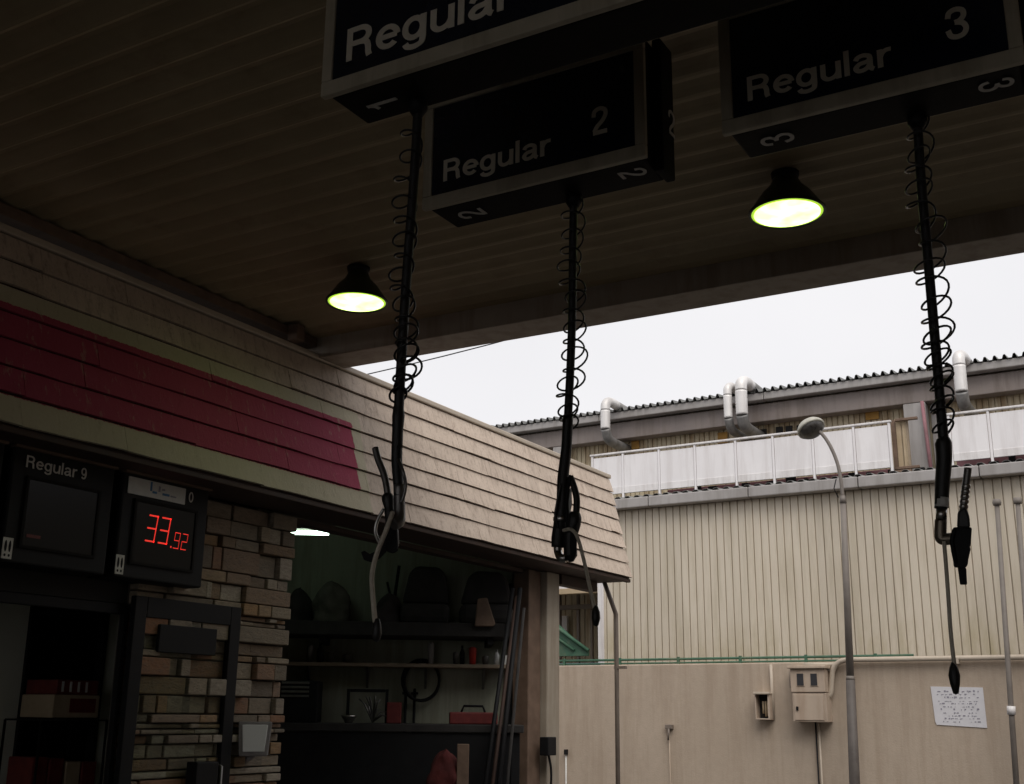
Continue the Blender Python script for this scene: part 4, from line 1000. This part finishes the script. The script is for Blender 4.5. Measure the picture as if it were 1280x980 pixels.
# blue sheet and green awning left of it
u0, z0 = onW(690, 772, DW+.45); u1, z1 = onW(737, 818, DW+.45)
aw = thing('green_awning', 'sloping green sheet behind the wall beside the corner post', 'awning', fw((u0+u1)/2, DW+.45, z1))
b = MB(); b.poly([(u0-.5, z0+.25), (u0, z0), (u1, z1+.03), (u1, z1-.02), (u0-.5, z1-.02)], lambda a, c, d: fw(a, d, c), DW+.4, DW+.44, M['green'], .004); b.build('side_sheet', parent=aw)
b = MB(); b.tube([fw(u0-.5, DW+.38, z0+.27), fw(u1+.02, DW+.38, z1+.04)], .025, 8, M['green']); b.tube([fw(u0-.5, DW+.38, z0+.12), fw(u1-.18, DW+.38, z1+.05)], .018, 8, M['green']); b.build('edge_bar', parent=aw)
b = MB(); uu = onW(751, 826, DW+.2)[0]; b.box((u0-.5, DW+.17, WT-.1), (uu, DW+.2, WT+.035), M['blue'], .003, fw); tag(b.build('blue_sheet'), 'strip of blue sheet along the wall top by the corner post', 'sheet')
# meter box
u0, zt_ = onW(987, 836, DW-.2); u1, zb2 = onW(1034, 903, DW-.2); zm = onW(1010, 866, DW-.2)[1]
mb = thing('meter_box', 'beige two part electric meter box with two dark windows', 'meter box', fw((u0+u1)/2, DW-.1, zb2))
b = MB(); b.box((u0, DW-.2, zm+.004), (u1, DW-.001, zt_), M['meter'], .008, fw); b.box((u0+.008, DW-.19, zb2), (u1+.004, DW-.001, zm-.002), M['meter'], .008, fw)
b.box((u0-.02, DW-.235, zt_+.001), (u1+.025, DW-.001, zt_+.03), M['meter'], .006, fw); b.build('case', parent=mb)
b = MB(); b.box((u0+.03, DW-.2, zb2+.02), (u1-.03, DW-.191, zm-.02), M['meter'], .003, fw); dr = b.build('door', parent=mb)
b = MB(); b.box((u0+.05, DW-.212, zm-.18), (u0+.075, DW-.2, zm-.14), M['black'], .003, fw); b.build('latch', parent=dr)
for pa, pb in ((996, 1005), (1013, 1022)):
    a0, z0 = onW(pa, 842, DW-.2); a1, z1 = onW(pb, 857, DW-.2)
    b = MB(); b.box((a0-.008, DW-.206, z1-.008), (a1+.008, DW-.2005, z0+.008), M['meter'], .002, fw); w_ = b.build('window', parent=mb)
    b = MB(); b.box((a0, DW-.209, z1), (a1, DW-.2065, z0), M['meterglass'], 0, fw); b.build('pane', parent=w_)
b = MB()
b.tube([fw(u0+.1, DW-.03, WT-.03), fw(u1+.1, DW-.03, WT-.03)], .022, 8, M['pipe']); b.tube([fw(u0+.05, DW-.06, WT-.09), fw(u1+.02, DW-.06, WT-.085)], .018, 8, M['darkpipe'])
b.tube(cr([fw(u0-.03, DW-.03, zt_+.02), fw(u0-.045, DW-.03, zt_-.1), fw(u0-.045, DW-.03, zm+.1), fw(u0-.04, DW-.04, zm+.06)]), .02, 8, M['darkpipe'])
b.build('conduit', parent=mb)
b = MB(); ua, ub = onW(1022, 930, DW)[0], onW(1026, 930, DW)[0]; b.tube([fw(ua, DW-.03, 0), fw(ua, DW-.03, zb2-.001)], .009, 8, M['black']); b.tube([fw(ub, DW-.03, 0), fw(ub, DW-.03, zb2-.001)], .011, 8, M['pipe']); b.build('lower_cable', parent=mb)
# long conduit on the wall top dropping beside the meter box
pts = [fw(onW(1033, 871, DW-.06)[0], DW-.06, onW(1033, 871, DW-.06)[1])]
for px, py in ((1038, 868), (1039.5, 850), (1041, 838), (1047, 829), (1058, 825), (1080, 824.5)): u, z_ = onW(px, py, DW-.06); pts.append(fw(u, DW-.06, z_))
pts = cr(pts, 5)
pts.append(fw(13, DW-.06, pts[-1].z))
b = MB(); b.tube(pts, .028, 10, M['pipe']); b.box((onW(1195, 824, DW)[0], DW-.1, WT-.04), (onW(1195, 824, DW)[0]+.04, DW-.001, WT+.02), M['pipe'], 0, fw)
tag(b.build('wall_conduit'), 'pale pipe along the wall top bending down beside the meter box', 'pipe')
# small hooded wall box
u0, zt_ = onW(944, 868, DW-.14); u1, zb2 = onW(961, 898, DW-.14)
hb = thing('wall_box', 'small hooded open fronted box left of the meter box', 'box', fw((u0+u1)/2, DW-.07, zb2))
b = MB(); b.box((u0, DW-.01, zb2), (u1, DW-.001, zt_), M['dark'], 0, fw)
b.box((u0-.012, DW-.13, zb2), (u0, DW-.001, zt_), M['meter'], .003, fw); b.box((u1-.01, DW-.13, zb2), (u1+.012, DW-.001, zt_), M['meter'], .003, fw); b.box((u0-.012, DW-.13, zb2-.014), (u1+.012, DW-.001, zb2-.001), M['meter'], .003, fw); b.build('case', parent=hb)
b = MB(); b.box((u0-.02, DW-.16, zt_), (u1+.02, DW-.001, zt_+.025), M['pipe'], .006, fw); b.build('hood', parent=hb)
b = MB()
for k, f in enumerate((.4, .6, .78)): u = u0+(u1-u0)*f; b.tube([fw(u, DW-.06, zb2+.02+.03*(k == 0)), fw(u, DW-.06, zt_-.07)], .011, 8, M['carton'])
b.build('tube', parent=hb)
b = MB(); ua = onW(966, 860, DW)[0]; b.tube([fw(ua, DW-.025, WT-.02), fw(ua, DW-.025, zb2)], .018, 8, M['pipe']); b.build('conduit', parent=hb)
# little tap and bracket, small black fitting
u, z_ = onW(836, 909, DW-.05)
tpn = thing('wall_tap', 'small rusty tap fixed on the beige wall', 'tap', fw(u, DW-.05, z_-.1))
b = MB(); b.box((u-.045, DW-.06, z_-.02), (u+.04, DW-.001, z_+.03), M['darkpipe'], .006, fw); b.build('body', parent=tpn)
b = MB(); b.tube([fw(u, DW-.05, z_-.015), fw(u-.01, DW-.05, z_-.14)], .012, 8, M['darkpipe']); b.tube([fw(u-.01, DW-.02, z_-.02), fw(u-.01, DW-.02, .0)], .007, 8, M['wall']); b.build('pipe', parent=tpn)
u, z_ = onW(707, 940, DW-.03); b = MB(); b.box((u-.015, DW-.05, z_-.03), (u+.02, DW-.001, z_+.03), M['black'], .006, fw); b.tube([fw(u, DW-.02, z_-.03), fw(u, DW-.02, 0)], .009, 6, M['white'])
tag(b.build('wall_switch'), 'tiny black fitting low on the wall beside the corner post', 'fitting')
# notice sheet
A, z0 = onW(1163, 858, DW-.012); B, z1 = onW(1233, 908, DW-.012)
nt_ = thing('notice_sheet', 'sheet of closely written white paper stuck on the beige wall', 'notice', fw((A+B)/2, DW-.01, z1))
b = MB(); b.poly([(A, z0), (B, z0-.012), (B+.005, z1-.015), (A+.03, z1+.01), (A+.018, z1+.04)], lambda a, c, d: fw(a, d, c), DW-.008, DW-.003, M['paper']); b.build('paper', parent=nt_)
b = MB(); row = z0-.055
while row > z1+.03:
    h = rnd.choice((.009, .012, .018)); u = A+rnd.uniform(.05, .12)
    while u < B-.05:
        w = rnd.uniform(.006, .03)
        if rnd.random() < .72:
            b.box((u, DW-.0105, row), (u+w, DW-.0085, row+h*rnd.uniform(.3, 1)), M['ink'], 0, fw)
            if rnd.random() < .5: b.box((u, DW-.0105, row-h*.5), (u+.004, DW-.0085, row-.0005), M['ink'], 0, fw)
        u += w+rnd.uniform(.004, .03)
    row -= rnd.uniform(.024, .034)
b.build('writing', parent=nt_)

# ------------------------------------------------------------------ lamp post and vent poles
DL = 12.2
u0, zB = onW(1066, 955, DL); u1, zM = onW(1063, 850, DL); u2_, zT = onW(1053.5, 622, DL)
du = (u2_-u1)/(zT-zM); ub_ = u1-du*zM
lp = thing('street_lamp', 'slim weathered street lamp with curved neck before the factory', 'street lamp', fw(ub_, DL, 0))
b = MB(); b.tube([fw(ub_, DL, 0), fw(u1, DL, zM)], .06, 14, M['lampfoot'], rad=[.06, .046]); b.tube([fw(u1, DL, zM-.001), fw(u1+du*.04, DL, zM+.04)], .06, 14, M['lamppost'], rad=[.046, .039]); b.tube([fw(u1+du*.04, DL, zM+.04), fw(u2_, DL, zT-.05)], .048, 14, M['lamppost'], rad=[.039, .03])
b.tube([fw(u2_, DL, zT-.06), fw(u2_, DL, zT+.02)], .046, 14, M['lamppost'], rad=[.036, .026]); b.build('post', parent=lp)
b = MB(); cc_ = [onW(*q, DL) for q in ((1053.5, 621), (1051, 600), (1047, 580), (1040, 562), (1032, 548), (1024, 539))]
b.tube(cr([fw(u, DL, z_) for u, z_ in cc_]), .019, 10, M['lamppost']); b.tube([fw(cc_[0][0]-.04, DL-.03, zT), fw(cc_[0][0]-.08, DL-.03, zT+.1), fw(cc_[0][0]-.05, DL-.03, zT+.2)], .006, 6, M['black']); b.build('neck', parent=lp)
hu, hz = onW(1014, 536, DL); hc = fw(hu, DL, hz); hax = (_u*.7+_f*.68-_r*.25).normalized()
b = MB(); b.lathe(hc, [(.14, -.012), (.155, -.01), (.158, .004), (.15, .03), (.125, .062), (.075, .088), (0, .096)], 24, M['lamphood'], hax); b.build('hood', parent=lp)
b = MB(); b.lathe(hc, [(.138, -.013), (.13, -.038), (.1, -.065), (.055, -.082), (0, -.086)], 24, M['lampglass'], hax); b.build('bowl', parent=lp)
def pole(pt, pb, label):
    (ua, za), (ub, zb2) = onW(*pt, 12.3), onW(*pb, 12.3); k = (ua-ub)/(za-zb2)
    t = thing('vent_pole', label, 'pole', fw(ub-k*zb2, 12.3, 0), 'thin vent poles at the right edge')
    b = MB(); b.tube([fw(ub-k*zb2, 12.3, 0), fw(ua, 12.3, za)], .03, 10, M['lamppost'], rad=[.03, .023]); b.build('pipe', parent=t)
    b = MB(); b.lathe(fw(ua, 12.3, za), [(0, -.03), (.038, -.03), (.043, 0), (.035, .03), (0, .035)], 14, M['lamppost']); b.build('cap', parent=t)
    b = MB(); zc = onW(1264, 888, 12.3)[1]; uc = ub+k*(zc-zb2); b.tube([fw(uc-.002, 12.3, zc-.04), fw(uc+.002, 12.3, zc+.04)], .04, 10, M['panelpost']); b.build('clamp', parent=t)
pole((1246, 628), (1269, 958), 'thin vent pole with a round cap left of its twin')
pole((1272, 626), (1296, 958), 'thin vent pole with a round cap cut by the right edge')
# overhead wire in the sky
b = MB(); A_, B_ = onY(380, 475, 17), onY(640, 412, 17); dirv = B_-A_
pts = [A_-dirv*1.5+dirv*4*k/20+Vector((0, 0, .5*((k/10-1)**2)-.2)) for k in range(21)]
b.tube(pts, .012, 5, M['coil']); tag(b.build('overhead_wire'), 'faint overhead wire crossing the white sky above the eaves', 'wire')

# ------------------------------------------------------------------ world, sun, camera
w = bpy.data.worlds.new('World'); sc.world = w; w.use_nodes = True; nt = w.node_tree
bg = nt.nodes['Background']
SUN_EL, SUN_AZ = R(52), R(140)      # azimuth clockwise from +Y : behind the camera, to the right
sky = nt.nodes.new('ShaderNodeTexSky'); sky.sky_type = 'NISHITA'; sky.sun_disc = False; sky.sun_elevation = SUN_EL; sky.sun_rotation = SUN_AZ; sky.dust_density = 4
tc = nt.nodes.new('ShaderNodeTexCoord')
nz = N(nt, 'ShaderNodeTexNoise', Scale=2.2, Detail=4.0); nt.links.new(tc.outputs['Generated'], nz.inputs['Vector'])
cl = ramp(nt, nz.outputs['Fac'], [(.3, (.91, .90, .92)), (.7, (1.0, .985, 1.0))])
mu = nt.nodes.new('ShaderNodeVectorMath'); mu.operation = 'SCALE'; mu.inputs['Scale'].default_value = 9.9
nt.links.new(cl, mu.inputs[0])
mixed = mixc(nt, .93, sky.outputs['Color'], mu.outputs['Vector'])
nt.links.new(mixed, bg.inputs['Color']); bg.inputs['Strength'].default_value = .1
sl = bpy.data.lights.new('Sun', 'SUN'); sl.energy = 1.8; sl.angle = R(45); sl.color = (1, .95, .88)
so = bpy.data.objects.new('Sun', sl); col.objects.link(so)
sd = Vector((math.sin(SUN_AZ)*math.cos(SUN_EL), math.cos(SUN_AZ)*math.cos(SUN_EL), math.sin(SUN_EL)))
so.rotation_euler = sd.to_track_quat('Z', 'Y').to_euler(); so.location = (5, -5, 12)
cam = bpy.data.cameras.new('Camera'); co = bpy.data.objects.new('Camera', cam); col.objects.link(co)
cam.sensor_width = 36; cam.sensor_fit = 'HORIZONTAL'; cam.lens = FPX/1280*36; cam.clip_end = 1000; cam.clip_start = .05
mt = Matrix((( _r.x, _u.x, -_f.x, EYE.x), (_r.y, _u.y, -_f.y, EYE.y), (_r.z, _u.z, -_f.z, EYE.z), (0, 0, 0, 1)))
co.matrix_world = mt; sc.camera = co
sc.view_settings.view_transform = 'Standard'; sc.view_settings.look = 'None'; sc.view_settings.exposure = 0; sc.view_settings.gamma = 1
sc.cycles.max_bounces = 10; sc.cycles.diffuse_bounces = 5
